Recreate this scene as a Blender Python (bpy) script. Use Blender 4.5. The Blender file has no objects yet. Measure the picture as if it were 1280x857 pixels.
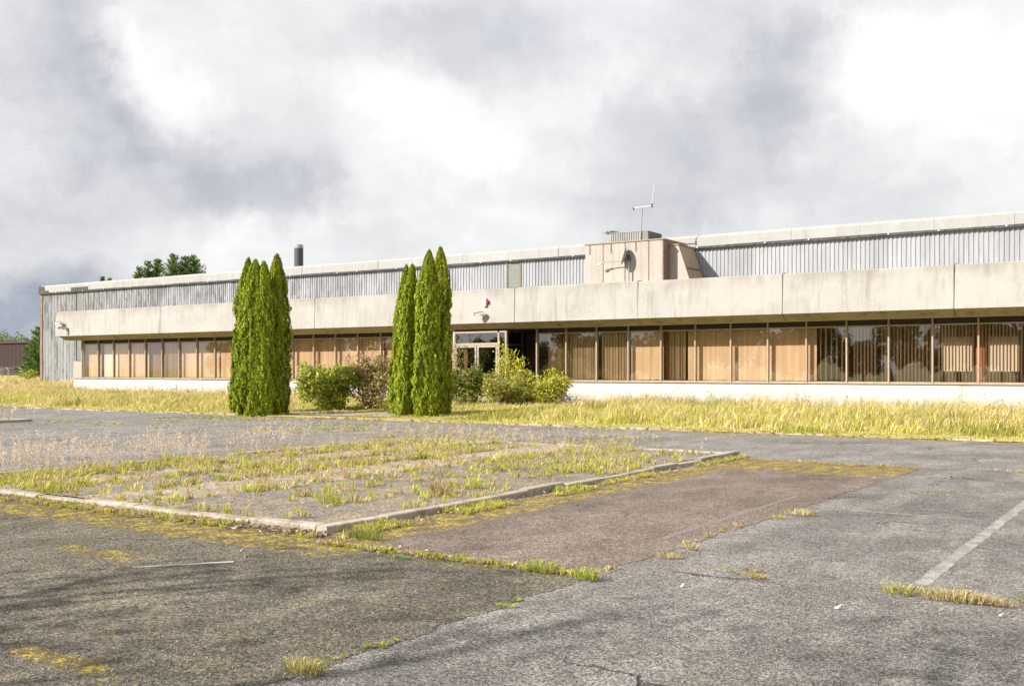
import bpy, math, random
import numpy as np
from mathutils import Vector

random.seed(7)
rng = np.random.default_rng(7)
R = math.radians
scene = bpy.context.scene
COL = scene.collection

# ------------------------------------------------------------------ camera
FPX, CX, HY = 1295.0, 640.0, 463.0           # focal length and horizon in photo pixels
YAW = R(33.45); EYE = 1.6
cam_d = bpy.data.cameras.new('camera'); cam = bpy.data.objects.new('camera', cam_d)
COL.objects.link(cam); scene.camera = cam
cam.location = (0, 0, EYE); cam.rotation_euler = (R(90), 0, YAW)
cam_d.sensor_width = 36; cam_d.lens = 36 * FPX / 1280; cam_d.shift_y = 34.5 / 1280
cam_d.clip_start = 0.1; cam_d.clip_end = 6000
FW = (-math.sin(YAW), math.cos(YAW)); RT = (math.cos(YAW), math.sin(YAW))

def gx(px, Y):
    """world X where the photo column px meets the plane at distance Y"""
    u = (px - CX) / FPX
    return Y * (FW[0] + u * RT[0]) / (FW[1] + u * RT[1])
def gz(px, py, Y):
    u = (px - CX) / FPX
    return EYE + (HY - py) / FPX * Y / (FW[1] + u * RT[1])
def gp(px, py, z=0.0):
    u = (px - CX) / FPX; Z = FPX * (EYE - z) / (py - HY)
    return (Z * (FW[0] + u * RT[0]), Z * (FW[1] + u * RT[1]))
def gdir(px, py):
    u = (px - CX) / FPX; v = (HY - py) / FPX
    d = Vector((FW[0] + u * RT[0], FW[1] + u * RT[1], v)); return d.normalized()

# ------------------------------------------------------------------ node helper
class NT:
    def __init__(s, tree): s.t = tree; s.N = tree.nodes; s.L = tree.links
    def put(s, inp, v):
        if isinstance(v, bpy.types.NodeSocket): s.L.new(v, inp)
        elif v is not None:
            if inp.type == 'RGBA' and not hasattr(v, '__len__'): v = (v, v, v)
            if inp.type == 'RGBA' and len(v) == 3: v = (*v, 1)
            inp.default_value = v
    def math(s, op, a, b=None, c=None, clamp=False):
        n = s.N.new('ShaderNodeMath'); n.operation = op; n.use_clamp = clamp
        s.put(n.inputs[0], a)
        if b is not None: s.put(n.inputs[1], b)
        if c is not None: s.put(n.inputs[2], c)
        return n.outputs[0]
    def vmath(s, op, a, b=None):
        n = s.N.new('ShaderNodeVectorMath'); n.operation = op
        s.put(n.inputs[0], a)
        if b is not None: s.put(n.inputs[3 if op == 'SCALE' else 1], b)
        return n.outputs[1] if op in ('DISTANCE', 'LENGTH', 'DOT_PRODUCT') else n.outputs[0]
    def noise(s, vec, scale, detail=4, rough=.55, color=False, dist=0):
        n = s.N.new('ShaderNodeTexNoise'); s.put(n.inputs['Vector'], vec)
        n.inputs['Scale'].default_value = scale; n.inputs['Detail'].default_value = detail
        n.inputs['Roughness'].default_value = rough; n.inputs['Distortion'].default_value = dist
        return n.outputs['Color' if color else 'Fac']
    def voro(s, vec, scale, feature='F1', out='Distance'):
        n = s.N.new('ShaderNodeTexVoronoi'); n.feature = feature; s.put(n.inputs['Vector'], vec)
        n.inputs['Scale'].default_value = scale; return n.outputs[out]
    def mapr(s, v, a, b, c=0.0, d=1.0, smooth=False):
        n = s.N.new('ShaderNodeMapRange'); n.clamp = True
        if smooth: n.interpolation_type = 'SMOOTHSTEP'
        for k, x in zip(range(5), (v, a, b, c, d)): s.put(n.inputs[k], x)
        return n.outputs[0]
    def mix(s, f, a, b, mode='MIX'):
        n = s.N.new('ShaderNodeMix'); n.data_type = 'RGBA'; n.blend_type = mode
        s.put(n.inputs[0], f); s.put(n.inputs[6], a); s.put(n.inputs[7], b); return n.outputs[2]
    def sep(s, v):
        n = s.N.new('ShaderNodeSeparateXYZ'); s.put(n.inputs[0], v); return n.outputs
    def comb(s, x, y, z):
        n = s.N.new('ShaderNodeCombineXYZ')
        for i, v in enumerate((x, y, z)): s.put(n.inputs[i], v)
        return n.outputs[0]
    def obj(s):
        return s.N.new('ShaderNodeTexCoord').outputs['Object']
    def scale(s, v, sx, sy, sz):
        n = s.N.new('ShaderNodeVectorMath'); n.operation = 'MULTIPLY'; s.put(n.inputs[0], v); n.inputs[1].default_value = (sx, sy, sz)
        return n.outputs[0]
    def bump(s, h, strength, dist=.02):
        n = s.N.new('ShaderNodeBump'); s.put(n.inputs['Height'], h)
        n.inputs['Strength'].default_value = strength; n.inputs['Distance'].default_value = dist
        return n.outputs[0]

# ------------------------------------------------------------------ world: broken grey cloud over a low blue band
w = bpy.data.worlds.new('World'); scene.world = w; w.use_nodes = True
n = NT(w.node_tree); w.node_tree.nodes.clear()
SUN_EL, SUN_AZ = R(34), R(213)
sky = n.N.new('ShaderNodeTexSky'); sky.sky_type = 'NISHITA'; sky.sun_disc = False
sky.sun_elevation = SUN_EL; sky.sun_rotation = SUN_AZ
tc = n.N.new('ShaderNodeTexCoord').outputs['Generated']
dirv = n.vmath('NORMALIZE', tc)
s0 = n.sep(dirv)
flat = n.math('DIVIDE', 1.0, n.math('ADD', n.math('MAXIMUM', s0[2], 0.0), .22))
cv = n.comb(n.math('MULTIPLY', s0[0], flat), n.math('MULTIPLY', s0[1], flat), n.math('MULTIPLY', s0[2], 2.0))
warp = n.vmath('SUBTRACT', n.noise(dirv, 5.0, 7, .62, color=True), (.5, .5, .5))
wd = n.vmath('ADD', dirv, n.vmath('SCALE', warp, .26))
wd = n.scale(wd, 1, 1, 1.4)
v = n.math('ADD', n.math('MULTIPLY', n.noise(cv, 1.9, 8, .54, dist=.3), .55), .385)
puff = n.mapr(n.noise(n.vmath('ADD', wd, (3.1, .7, 1.3)), 6.5, 9, .58), .40, .60, -.055, .06, True)
v = n.math('ADD', v, puff)
for (px, py, r, a) in [(20, 40, .09, -.26), (70, 110, .09, -.34), (140, 150, .06, -.26), (40, 250, .12, -.22), (220, 225, .10, -.28), (330, 245, .09, -.30), (400, 280, .05, -.16),
                       (400, 40, .13, -.12), (560, 40, .10, -.20), (640, 15, .07, -.1), (900, 60, .13, -.15), (990, 110, .08, -.20), (900, 160, .09, -.16), (800, 230, .12, -.20), (960, 220, .10, -.22),
                       (130, 60, .05, .22), (230, 60, .09, .24), (200, 130, .05, .12), (500, 130, .07, .26), (575, 195, .06, .30), (430, 170, .08, .08), (730, 90, .10, .10), (640, 160, .07, .12),
                       (1120, 70, .09, .34), (1230, 90, .10, .30), (1060, 60, .04, .2), (1180, 180, .08, .04), (320, 295, .05, .26), (600, 270, .09, .06), (1230, 240, .08, .14), (20, 325, .05, .16), (40, 390, .10, -.62), (160, 350, .06, -.12)]:
    a *= .85 if py < 370 else 1.0; d = gdir(px, py); d = Vector((d.x, d.y, d.z * 1.4))
    m = n.mapr(n.vmath('DISTANCE', wd, tuple(d)), r * 1.25, r * .1, 0, a, smooth=True)
    v = n.math('ADD', v, m)
cr = n.N.new('ShaderNodeValToRGB'); n.put(cr.inputs[0], v)
st = [(.0, (.30, .36, .48)), (.18, (.475, .51, .58)), (.36, (.625, .645, .69)), (.52, (.755, .765, .79)), (.68, (.88, .885, .895)), (.84, (1.0, .998, .99))]
while len(cr.color_ramp.elements) < len(st): cr.color_ramp.elements.new(.5)
for e, (p, c) in zip(cr.color_ramp.elements, st): e.position = p; e.color = (*c, 1)
EXPO = .87
SKYK = 10 / 2 ** EXPO
cloud = n.vmath('SCALE', cr.outputs[0], SKYK)
cover = n.mapr(n.noise(cv, 2.3, 5, .5), .30, .42, .95, 1.0)
bgc = n.mix(cover, sky.outputs[0], cloud)
bg = n.N.new('ShaderNodeBackground'); n.put(bg.inputs[0], bgc); bg.inputs[1].default_value = .1
o = n.N.new('ShaderNodeOutputWorld'); n.L.new(bg.outputs[0], o.inputs[0])

sd = bpy.data.lights.new('sun', 'SUN'); sun = bpy.data.objects.new('sun', sd); COL.objects.link(sun)
sd.energy = 4.95; sd.angle = R(.5); sd.color = (1, .945, .86)
sv = Vector((math.cos(SUN_EL) * math.sin(SUN_AZ), math.cos(SUN_EL) * math.cos(SUN_AZ), math.sin(SUN_EL)))
sun.rotation_euler = sv.to_track_quat('Z', 'Y').to_euler(); sun.location = sv * 60
vs = scene.view_settings; vs.view_transform = 'Standard'; vs.look = 'None'; vs.gamma = 1; vs.use_curve_mapping = False
vs.exposure = EXPO
scene.render.engine = 'CYCLES'
scene.cycles.max_bounces = 6; scene.cycles.transparent_max_bounces = 12

# ------------------------------------------------------------------ materials
def mat(name, fn, rough=.8, spec=.3, metal=0):
    m = bpy.data.materials.new(name); m.use_nodes = True
    t = NT(m.node_tree); b = m.node_tree.nodes['Principled BSDF']
    b.inputs['Roughness'].default_value = rough; b.inputs['Specular IOR Level'].default_value = spec
    b.inputs['Metallic'].default_value = metal
    r = fn(t)
    col, nor, rg = (list(r) + [None] * 3)[:3] if isinstance(r, tuple) and len(r) < 4 and isinstance(r[0], (bpy.types.NodeSocket, tuple)) else (r, None, None)
    t.put(b.inputs['Base Color'], col)
    if nor is not None: t.put(b.inputs['Normal'], nor)
    if rg is not None: t.put(b.inputs['Roughness'], rg)
    return m

def asphalt(name, base, dark, light, moss=.0, coarse=1.0, tint=None, mossbands=()):
    def fn(t):
        p = t.obj(); s = t.sep(p)
        big = t.noise(p, .35, 6, .6); mid = t.noise(t.scale(p, 1, .45, 1), 1.7, 6, .65)
        g1 = t.voro(p, 85 / coarse, out='Color'); g1 = t.sep(g1)[0]
        g2 = t.noise(p, 45 / coarse, 3, .8); g3 = t.noise(p, 11, 4, .7)
        c = t.mix(t.mapr(big, .32, .68), dark, base)
        c = t.mix(t.mapr(mid, .45, .75), c, light)
        blot = t.mapr(t.noise(t.scale(p, 1, .6, 1), .9, 7, .7), .52, .66, 0, .5)
        c = t.mix(blot, c, tuple(x * .62 for x in dark))
        k = t.math('MULTIPLY', t.mapr(g1, 0, 1, .30, 1.72), t.mapr(g2, .25, .75, .55, 1.45))
        k = t.math('MULTIPLY', k, t.mapr(g3, .3, .7, .75, 1.25))
        c = t.vmath('SCALE', c, k)
        # hair cracks
        wv = t.vmath('ADD', p, t.vmath('SCALE', t.vmath('SUBTRACT', t.noise(p, 1.1, 4, .6, color=True), (.5, .5, .5)), 1.1))
        e = t.voro(wv, .33, 'DISTANCE_TO_EDGE')
        ck = t.math('MULTIPLY', t.mapr(e, .002, .006, 1, 0), t.mapr(t.noise(p, .5, 2), .54, .62))
        c = t.mix(t.math('MULTIPLY', ck, .8), c, (.025, .024, .022))
        # pale grit flecks
        fl = t.mapr(t.noise(p, 30, 2, .5), .70, .74, 0, .55)
        c = t.mix(fl, c, (.42, .39, .34))
        mask = None
        mn = t.math('ADD', t.math('MULTIPLY', t.noise(p, 2.6, 6, .72), .55), t.math('MULTIPLY', t.noise(p, 17, 5, .85), .45))
        if moss: mask = t.mapr(mn, .62 - moss, .70 - moss, 0, .7)
        for (x0, x1, y0, y1, f, amt) in mossbands:
            def band(v, a, b):
                lo = t.mapr(v, a - f, a + f * .3, 0, 1, True) if a > -900 else 1.0
                hi = t.mapr(v, b - f * .3, b + f, 1, 0, True) if b < 900 else 1.0
                return t.math('MULTIPLY', lo, hi)
            bm_ = t.math('MULTIPLY', band(s[0], x0, x1), band(s[1], y0, y1))
            bm_ = t.math('MULTIPLY', bm_, amt)
            mm = t.mapr(t.math('ADD', mn, t.math('MULTIPLY', bm_, .28)), .58, .67, 0, .95)
            mask = mm if mask is None else t.math('MAXIMUM', mask, mm)
        if mask is not None:
            mc = t.mix(t.mapr(t.math('ADD', t.math('MULTIPLY', t.noise(p, 5, 5, .7), .5), t.math('MULTIPLY', t.noise(p, 24, 3, .75), .5)), .49, .58), (.105, .070, .028), (.50, .38, .015))
            mc = t.vmath('SCALE', mc, t.mapr(g2, .25, .75, .6, 1.4))
            grit = t.math('ADD', t.math('MULTIPLY', g1, .5), t.math('MULTIPLY', t.noise(p, 26, 3, .8), .5))
            mask = t.math('MULTIPLY', mask, t.mapr(t.math('SUBTRACT', t.math('MULTIPLY', mask, .55), grit), -.32, .10, .08, 1))
            c = t.mix(mask, c, mc)
        if moss > .05:
            sp = t.math('MULTIPLY', t.mapr(t.noise(p, 19, 3, .7), .62, .66), t.mapr(t.noise(p, 1.9, 4, .6), .44, .58))
            c = t.mix(t.math('MULTIPLY', sp, .85), c, (.40, .31, .02))
        h = t.math('ADD', t.math('MULTIPLY', g1, .6), g2)
        h = t.math('ADD', h, t.math('MULTIPLY', ck, -2.0))
        return c, t.bump(h, 1.0, .009 * coarse)
    return mat(name, fn, .9, .25)

M = {}
M['grey'] = asphalt('grey_asphalt', (.185, .173, .160), (.118, .109, .100), (.275, .257, .236), .02, 1.0,
                    mossbands=[(-3.6, 8, 7.7, 7.95, .25, .33), (-3.4, 8, 14.0, 14.3, .2, .22), (-2.2, 0, 4.6, 5.0, .5, .2)])
M['near'] = asphalt('coarse_dark_asphalt', (.122, .107, .084), (.072, .062, .047), (.19, .168, .135), .085, 1.3,
                    mossbands=[(-40, -6.4, 6.7, 7.4, .5, .95), (-5.6, -4.9, 3.35, 3.45, .12, 1.0), (-8.6, -7.4, 5.5, 5.7, .2, .6), (-6.4, -3.9, 6.75, 7.0, .25, .40), (-40, -4.0, 3.0, 5.0, .5, .12)])
M['brown'] = asphalt('red_brown_asphalt', (.182, .143, .118), (.122, .095, .077), (.245, .198, .168), .02, 1.0,
                     mossbands=[(-7.2, -6.5, 7.0, 18.0, .4, 1.15), (-7.2, -3.7, 16.3, 18.0, .9, .95), (-7.0, -4.0, 6.9, 7.1, .15, .4)])
M['road'] = asphalt('worn_road_asphalt', (.215, .20, .183), (.145, .134, .122), (.285, .265, .243), .03, 1.2,
                    mossbands=[(-30, 8, 24.8, 25.5, .3, .8), (-22, -10, 18.4, 21, 1.0, .35)])
def island_surface(t):
    p = t.obj(); s = t.sep(p)
    xx = t.math('ADD', s[0], t.math('MULTIPLY', t.math('SUBTRACT', t.noise(p, .9, 4), .5), .35))
    pale = t.math('MULTIPLY', t.mapr(xx, -11.5, -11.35), t.mapr(xx, -10.25, -10.1, 1, 0))
    pale2 = t.math('MULTIPLY', t.mapr(xx, -13.6, -13.5), t.mapr(xx, -12.7, -12.55, 1, 0))
    pale = t.math('MAXIMUM', pale, pale2)
    c = t.mix(pale, t.mix(t.noise(p, 1.2, 5), (.10, .09, .08), (.22, .195, .17)), t.mix(t.noise(p, 2, 5), (.25, .20, .165), (.36, .30, .25)))
    soil = t.mapr(t.noise(p, 1.1, 7, .7), .44, .58, 0, .8)
    c = t.mix(soil, c, t.mix(t.noise(p, 6, 4), (.16, .125, .08), (.30, .245, .16)))
    g = t.math('MULTIPLY', t.mapr(t.sep(t.voro(p, 48, out='Color'))[0], 0, 1, .45, 1.6), t.mapr(t.noise(p, 9, 4, .7), .3, .7, .8, 1.2))
    return t.vmath('SCALE', c, g), t.bump(t.noise(p, 35, 4, .8), .7, .01)
M['island'] = mat('island_paving', island_surface, .9)
def concrete(c1, c2, stain=(.2, .16, .11), amt=.5, grain=.12, streak=True):
    def fn(t):
        p = t.obj()
        a = t.noise(p, .8, 7, .62)
        c = t.mix(t.mapr(a, .3, .7), c1, c2)
        if streak:
            st = t.noise(t.scale(p, 2.2, 2.2, .28), 1.3, 7, .68)
            c = t.mix(t.mapr(st, .50, .72, 0, amt), c, stain)
            fine = t.noise(t.scale(p, 9, 9, .6), 1.2, 4, .6)
            c = t.mix(t.mapr(fine, .56, .72, 0, amt * .5), c, stain)
            bl = t.noise(p, .55, 5, .6)
            c = t.mix(t.mapr(bl, .52, .64, 0, amt * .45), c, tuple(.6 * x + .4 * y for x, y in zip(c1, stain)))
        g = t.mapr(t.noise(p, 22, 5, .7), .3, .7, 1 - grain, 1 + grain)
        return t.vmath('SCALE', c, g), t.bump(t.noise(p, 14, 6, .7), .35, .02)
    return fn
def fascia_fn(t):
    c, b = concrete((.33, .317, .30), (.38, .367, .35), (.20, .172, .142), .6)(t)
    p = t.obj(); s = t.sep(p)
    # weathered dirt runs below the coping, pale patches
    up = t.math('ADD', s[2], t.math('MULTIPLY', t.math('SUBTRACT', t.noise(t.scale(p, 1.6, 1, .5), 1.2, 6, .65), .5), 1.5))
    c = t.mix(t.mapr(up, 4.75, 5.25, 0, .5), c, (.22, .185, .152))
    c = t.mix(t.mapr(t.noise(t.scale(p, 1, 1, 1.2), .5, 5, .5), .52, .60, 0, .6), c, (.385, .368, .345))
    rs = t.mapr(t.noise(t.scale(p, 5, 5, .4), .8, 3, .6), .66, .76, 0, .45)
    c = t.mix(rs, c, (.30, .17, .10))
    return c, b
M['fascia'] = mat('fascia_concrete', fascia_fn, .85)
M['chamfer'] = mat('chamfer_concrete', concrete((.29, .24, .155), (.35, .30, .20), (.12, .095, .05), .85), .9)  # yellower, darker concrete than the fascia, for its down-sloping faces
def plinth_fn(t):
    c, b = concrete((.47, .46, .44), (.55, .54, .52), (.33, .30, .25), .45, .06)(t)
    p = t.obj(); s = t.sep(p)
    low = t.math('ADD', s[2], t.math('MULTIPLY', t.math('SUBTRACT', t.noise(t.scale(p, 2.5, 1, 1.2), 1.6, 7, .7), .5), .9))
    c = t.mix(t.mapr(low, .75, .35, 0, .65), c, (.24, .21, .13))
    dr = t.mapr(t.noise(t.scale(p, 8, 8, .7), 1.1, 4, .6), .60, .74, 0, .4)
    return t.mix(dr, c, (.27, .235, .18)), b
M['plinth'] = mat('white_painted_render', plinth_fn, .8)
M['kerb'] = mat('kerb_concrete', concrete((.30, .255, .21), (.42, .365, .31), (.13, .11, .06), .9, .32), .9)
M['cladding'] = mat('plant_room_cladding', concrete((.335, .298, .262), (.395, .358, .322), (.24, .185, .14), .7, .06), .7)
M['copper'] = mat('weathered_sheet', concrete((.27, .205, .14), (.36, .28, .20), (.14, .10, .07), .6, .15), .7)
M['trim'] = mat('roof_trim_white', concrete((.30, .298, .288), (.35, .347, .336), (.22, .21, .19), .5, .05), .6)
def corr_fn(t):
    p = t.obj(); s = t.sep(p)
    c = t.mix(t.noise(t.scale(p, 1.2, 1, .15), 1.0, 5, .6), (.27, .28, .297), (.35, .358, .37))
    pn = t.noise(t.comb(t.math('SNAP', s[0], 1.0), 0.0, 0.0), 3.3, 0)
    c = t.vmath('SCALE', c, t.mapr(pn, .3, .7, .84, 1.14))
    left = t.mapr(s[0], -30, -48, .25, 1)
    peel = t.mapr(t.math('ADD', t.noise(t.scale(p, 2.6, 1, .45), 1.3, 8, .78), t.math('MULTIPLY', s[2], .012)), .545, .62)
    c = t.mix(t.math('MULTIPLY', t.math('MULTIPLY', peel, left), .8), c, (.13, .12, .125))
    rust = t.mapr(t.noise(t.scale(p, 3, 1, .25), 2, 5, .7), .66, .76, 0, .35)
    c = t.mix(rust, c, (.28, .21, .16))
    return c, t.bump(t.noise(p, 6, 3), .1, .01)
M['corr'] = mat('corrugated_sheet', corr_fn, .5, .4)
def plain(name, c, rough=.7, var=.15, spec=.3, metal=0, sc=5):
    return mat(name, lambda t: (t.vmath('SCALE', c, t.mapr(t.noise(t.obj(), sc, 5, .65), .3, .7, 1 - var, 1 + var)),), rough, spec, metal)
M['darkstrip'] = plain('dark_flashing', (.07, .065, .06), .8, .5)
M['post'] = plain('rusty_corner_post', (.20, .145, .115), .8, .3)
M['frame'] = plain('bronze_frame', (.34, .27, .20), .45, .15, .5)
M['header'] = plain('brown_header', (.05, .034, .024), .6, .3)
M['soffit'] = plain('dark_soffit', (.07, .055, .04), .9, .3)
M['doorframe'] = plain('pale_door_frame', (.33, .275, .235), .5, .1, .5)
M['darkframe'] = plain('dark_frame', (.06, .045, .035), .6, .2)
M['inside'] = plain('interior_wall', (.40, .32, .25), .9, .2)
M['infloor'] = plain('interior_floor', (.22, .17, .13), .9, .3)
M['column'] = plain('orange_column', (.38, .155, .085), .7, .1)
M['board'] = plain('pale_board', (.60, .57, .52), .8, .05)
def blind_fn(t):
    p = t.obj(); s = t.sep(p)
    v_ = t.noise(t.comb(t.math('SNAP', s[0], .11), 0.0, 0.0), 7.7, 0)
    c = t.mix(t.mapr(v_, .3, .7), (.54, .41, .285), (.66, .52, .375))
    c = t.vmath('SCALE', c, t.mapr(t.noise(t.scale(p, 1, 1, .3), 2.5, 4), .3, .7, .88, 1.1))
    return (c,)
M['blind'] = mat('beige_blind_fabric', blind_fn, .9, .1)
M['whiteblind'] = plain('white_blind', (.68, .66, .60), .9, .05)
M['brownblind'] = plain('brown_blind', (.34, .22, .13), .9, .2)
M['metal'] = plain('grey_metal', (.32, .31, .30), .45, .2, .5, .3)
M['darkmetal'] = plain('dark_metal', (.05, .05, .055), .5, .3, .5)
M['steel'] = plain('bright_steel', (.55, .53, .50), .35, .15, .5, .7)
M['white'] = plain('white_plastic', (.55, .53, .50), .5, .08)
M['red'] = plain('red_lens', (.60, .03, .02), .4, .1, .5)
M['rust'] = plain('rust_strap', (.20, .125, .085), .9, .35)
M['seal'] = plain('dark_joint_sealant', (.16, .125, .10), .9, .5, .2, 0, 9)
M['paint'] = mat('worn_road_paint', lambda t: (t.mix(t.mapr(t.math('ADD', t.math('MULTIPLY', t.noise(t.obj(), 5, 6, .75), .6), t.math('MULTIPLY', t.noise(t.obj(), 38, 3, .7), .4)), .47, .58),
                                                     (.19, .18, .168), (.36, .34, .32)), t.bump(t.noise(t.obj(), 45, 3), .6, .005)), .8)
M['oldpaint'] = mat('ghost_road_paint', lambda t: (t.mix(t.mapr(t.math('ADD', t.math('MULTIPLY', t.noise(t.obj(), 3, 6, .75), .5), t.math('MULTIPLY', t.noise(t.obj(), 38, 3, .7), .5)), .50, .66),
                                                        (.180, .145, .125), (.25, .22, .195)), t.bump(t.noise(t.obj(), 45, 3), .6, .005)), .85)
M['bark'] = plain('bark', (.10, .075, .05), .95, .35, .1, 0, 14)
M['shed'] = plain('brown_shed_sheet', (.05, .03, .027), .8, .15)
M['soilgrass'] = mat('verge_soil', lambda t: (t.mix(t.noise(t.obj(), 3, 6, .7), (.26, .215, .07), (.42, .36, .12)), t.bump(t.noise(t.obj(), 12, 4), 1, .05)), .95)
M['field'] = mat('field_ground', lambda t: (t.mix(t.noise(t.obj(), .3, 6, .7), (.11, .12, .035), (.24, .21, .07)), t.bump(t.noise(t.obj(), 2, 4), .6, .1)), .95)
M['path'] = plain('path_paving', (.30, .235, .195), .9, .25)
M['striplight'] = plain('green_translucent_sheet', (.17, .19, .165), .35, .15, .5)

def veg_mat(name, tr=.35, rough=.6):
    m = bpy.data.materials.new(name); m.use_nodes = True; t = NT(m.node_tree); b = t.N['Principled BSDF']
    a = t.N.new('ShaderNodeAttribute'); a.attribute_name = 'Col'
    t.put(b.inputs['Base Color'], a.outputs['Color']); b.inputs['Roughness'].default_value = rough; b.inputs['Specular IOR Level'].default_value = .25
    tl = t.N.new('ShaderNodeBsdfTranslucent'); t.put(tl.inputs[0], a.outputs['Color'])
    mx = t.N.new('ShaderNodeMixShader'); mx.inputs[0].default_value = tr
    t.L.new(b.outputs[0], mx.inputs[1]); t.L.new(tl.outputs[0], mx.inputs[2]); t.L.new(mx.outputs[0], t.N['Material Output'].inputs[0])
    return m
M['veg'] = veg_mat('foliage')
M['scale'] = veg_mat('scale_leaf_foliage', .10, .7)
def glass_mat(name, tint, ior):
    m = bpy.data.materials.new(name); m.use_nodes = True; t = NT(m.node_tree); t.N.clear()
    tr = t.N.new('ShaderNodeBsdfTransparent'); t.put(tr.inputs[0], tint)
    gl = t.N.new('ShaderNodeBsdfGlossy'); gl.inputs['Roughness'].default_value = .015; t.put(gl.inputs[0], (.95, .93, .9))
    lw = t.N.new('ShaderNodeLayerWeight'); lw.inputs[0].default_value = .5
    t.put(gl.inputs['Normal'], t.bump(t.noise(t.obj(), 1.1, 2), .12, .01))
    fr = t.math('ADD', t.math('MULTIPLY', t.math('POWER', lw.outputs['Facing'], 3.2), .85), ior)
    mx = t.N.new('ShaderNodeMixShader'); t.L.new(fr, mx.inputs[0]); t.L.new(tr.outputs[0], mx.inputs[1]); t.L.new(gl.outputs[0], mx.inputs[2])
    o = t.N.new('ShaderNodeOutputMaterial'); t.L.new(mx.outputs[0], o.inputs[0]); return m
M['glass'] = glass_mat('bronze_window_glass', (.93, .87, .79), .19)
M['darkglass'] = glass_mat('dark_glass', (.55, .52, .48), .20)

# ------------------------------------------------------------------ mesh helpers
def link(me, name, m, parent=None):
    o = bpy.data.objects.new(name, me); COL.objects.link(o)
    if m: me.materials.append(m)
    if parent: o.parent = parent
    return o
class MB:
    def __init__(s): s.v = []; s.f = []
    def box(s, x0, x1, y0, y1, z0, z1):
        b = len(s.v)
        s.v += [(x0, y0, z0), (x1, y0, z0), (x1, y1, z0), (x0, y1, z0), (x0, y0, z1), (x1, y0, z1), (x1, y1, z1), (x0, y1, z1)]
        s.f += [tuple(b + i for i in q) for q in ((0, 3, 2, 1), (4, 5, 6, 7), (0, 1, 5, 4), (1, 2, 6, 5), (2, 3, 7, 6), (3, 0, 4, 7))]
        return s
    def slab(s, cx, cy, wx, wy, ang, z0, z1):
        c, n_ = math.cos(ang), math.sin(ang); b = len(s.v)
        for z in (z0, z1):
            for a, d in ((-1, -1), (1, -1), (1, 1), (-1, 1)):
                x, y = a * wx / 2, d * wy / 2; s.v.append((cx + x * c - y * n_, cy + x * n_ + y * c, z))
        s.f += [tuple(b + i for i in q) for q in ((0, 3, 2, 1), (4, 5, 6, 7), (0, 1, 5, 4), (1, 2, 6, 5), (2, 3, 7, 6), (3, 0, 4, 7))]
        return s
    def prism(s, pts, axis, a, b_):
        """closed polygon pts (2-D) pushed along an axis: 'x' -> pts are (y,z); 'y' -> (x,z); 'z' -> (x,y)"""
        n_ = len(pts); b = len(s.v)
        for q in (a, b_):
            for (u, w_) in pts: s.v.append({'x': (q, u, w_), 'y': (u, q, w_), 'z': (u, w_, q)}[axis])
        s.f += [tuple(b + i for i in range(n_))[::-1], tuple(b + n_ + i for i in range(n_))]
        for i in range(n_): j = (i + 1) % n_; s.f.append((b + i, b + j, b + n_ + j, b + n_ + i))
        return s
    def tube(s, p0, p1, r0, r1=None, k=8, cap=True):
        r1 = r0 if r1 is None else r1
        p0, p1 = Vector(p0), Vector(p1); d = (p1 - p0).normalized()
        u = d.orthogonal().normalized(); w_ = d.cross(u); b = len(s.v)
        for p, r in ((p0, r0), (p1, r1)):
            for i in range(k):
                a = 2 * math.pi * i / k; s.v.append(tuple(p + u * (r * math.cos(a)) + w_ * (r * math.sin(a))))
        for i in range(k): j = (i + 1) % k; s.f.append((b + i, b + j, b + k + j, b + k + i))
        if cap: s.f += [tuple(b + i for i in range(k))[::-1], tuple(b + k + i for i in range(k))]
        return s
    def build(s, name, m, parent=None, smooth=False):
        me = bpy.data.meshes.new(name); me.from_pydata(s.v, [], s.f); me.validate()
        import bmesh
        bm = bmesh.new(); bm.from_mesh(me); bmesh.ops.recalc_face_normals(bm, faces=bm.faces); bm.to_mesh(me); bm.free()
        if smooth: me.polygons.foreach_set('use_smooth', [True] * len(me.polygons))
        return link(me, name, m, parent)
def fast_mesh(name, verts, loops, totals, cols, m, parent=None):
    """numpy arrays to a mesh; cols is one albedo per face"""
    me = bpy.data.meshes.new(name)
    me.vertices.add(len(verts)); me.vertices.foreach_set('co', np.ascontiguousarray(verts, dtype=np.float32).ravel())
    me.loops.add(len(loops)); me.loops.foreach_set('vertex_index', loops.astype(np.int32))
    me.polygons.add(len(totals))
    me.polygons.foreach_set('loop_start', np.concatenate([[0], np.cumsum(totals)[:-1]]).astype(np.int32))
    me.polygons.foreach_set('loop_total', totals.astype(np.int32))
    at = me.color_attributes.new('Col', 'FLOAT_COLOR', 'CORNER')
    c = np.repeat(np.c_[cols, np.ones(len(cols))], totals, axis=0)
    at.data.foreach_set('color', c.astype(np.float32).ravel())
    me.update(calc_edges=True)
    return link(me, name, m, parent)
def blade_arrays(P, H, W, lean, col):
    n_ = len(P); yaw = rng.uniform(0, math.pi, n_)
    s = np.c_[np.cos(yaw) * W / 2, np.sin(yaw) * W / 2, np.zeros(n_)]
    mid = P + np.c_[lean[:, 0] * H * .28, lean[:, 1] * H * .28, H * .58]
    L2 = np.clip(1 - .35 * (lean ** 2).sum(1), .25, 1)
    tip = P + np.c_[lean[:, 0] * H, lean[:, 1] * H, H * L2]
    V = np.stack([P - s, P + s, mid - s * .75, mid + s * .75, tip], 1).reshape(-1, 3)
    idx = np.array([0, 1, 3, 2, 2, 3, 4])
    loops = (np.arange(n_)[:, None] * 5 + idx).ravel(); tot = np.tile([4, 3], n_)
    return V, loops, tot, np.repeat(col, 2, axis=0)
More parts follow.
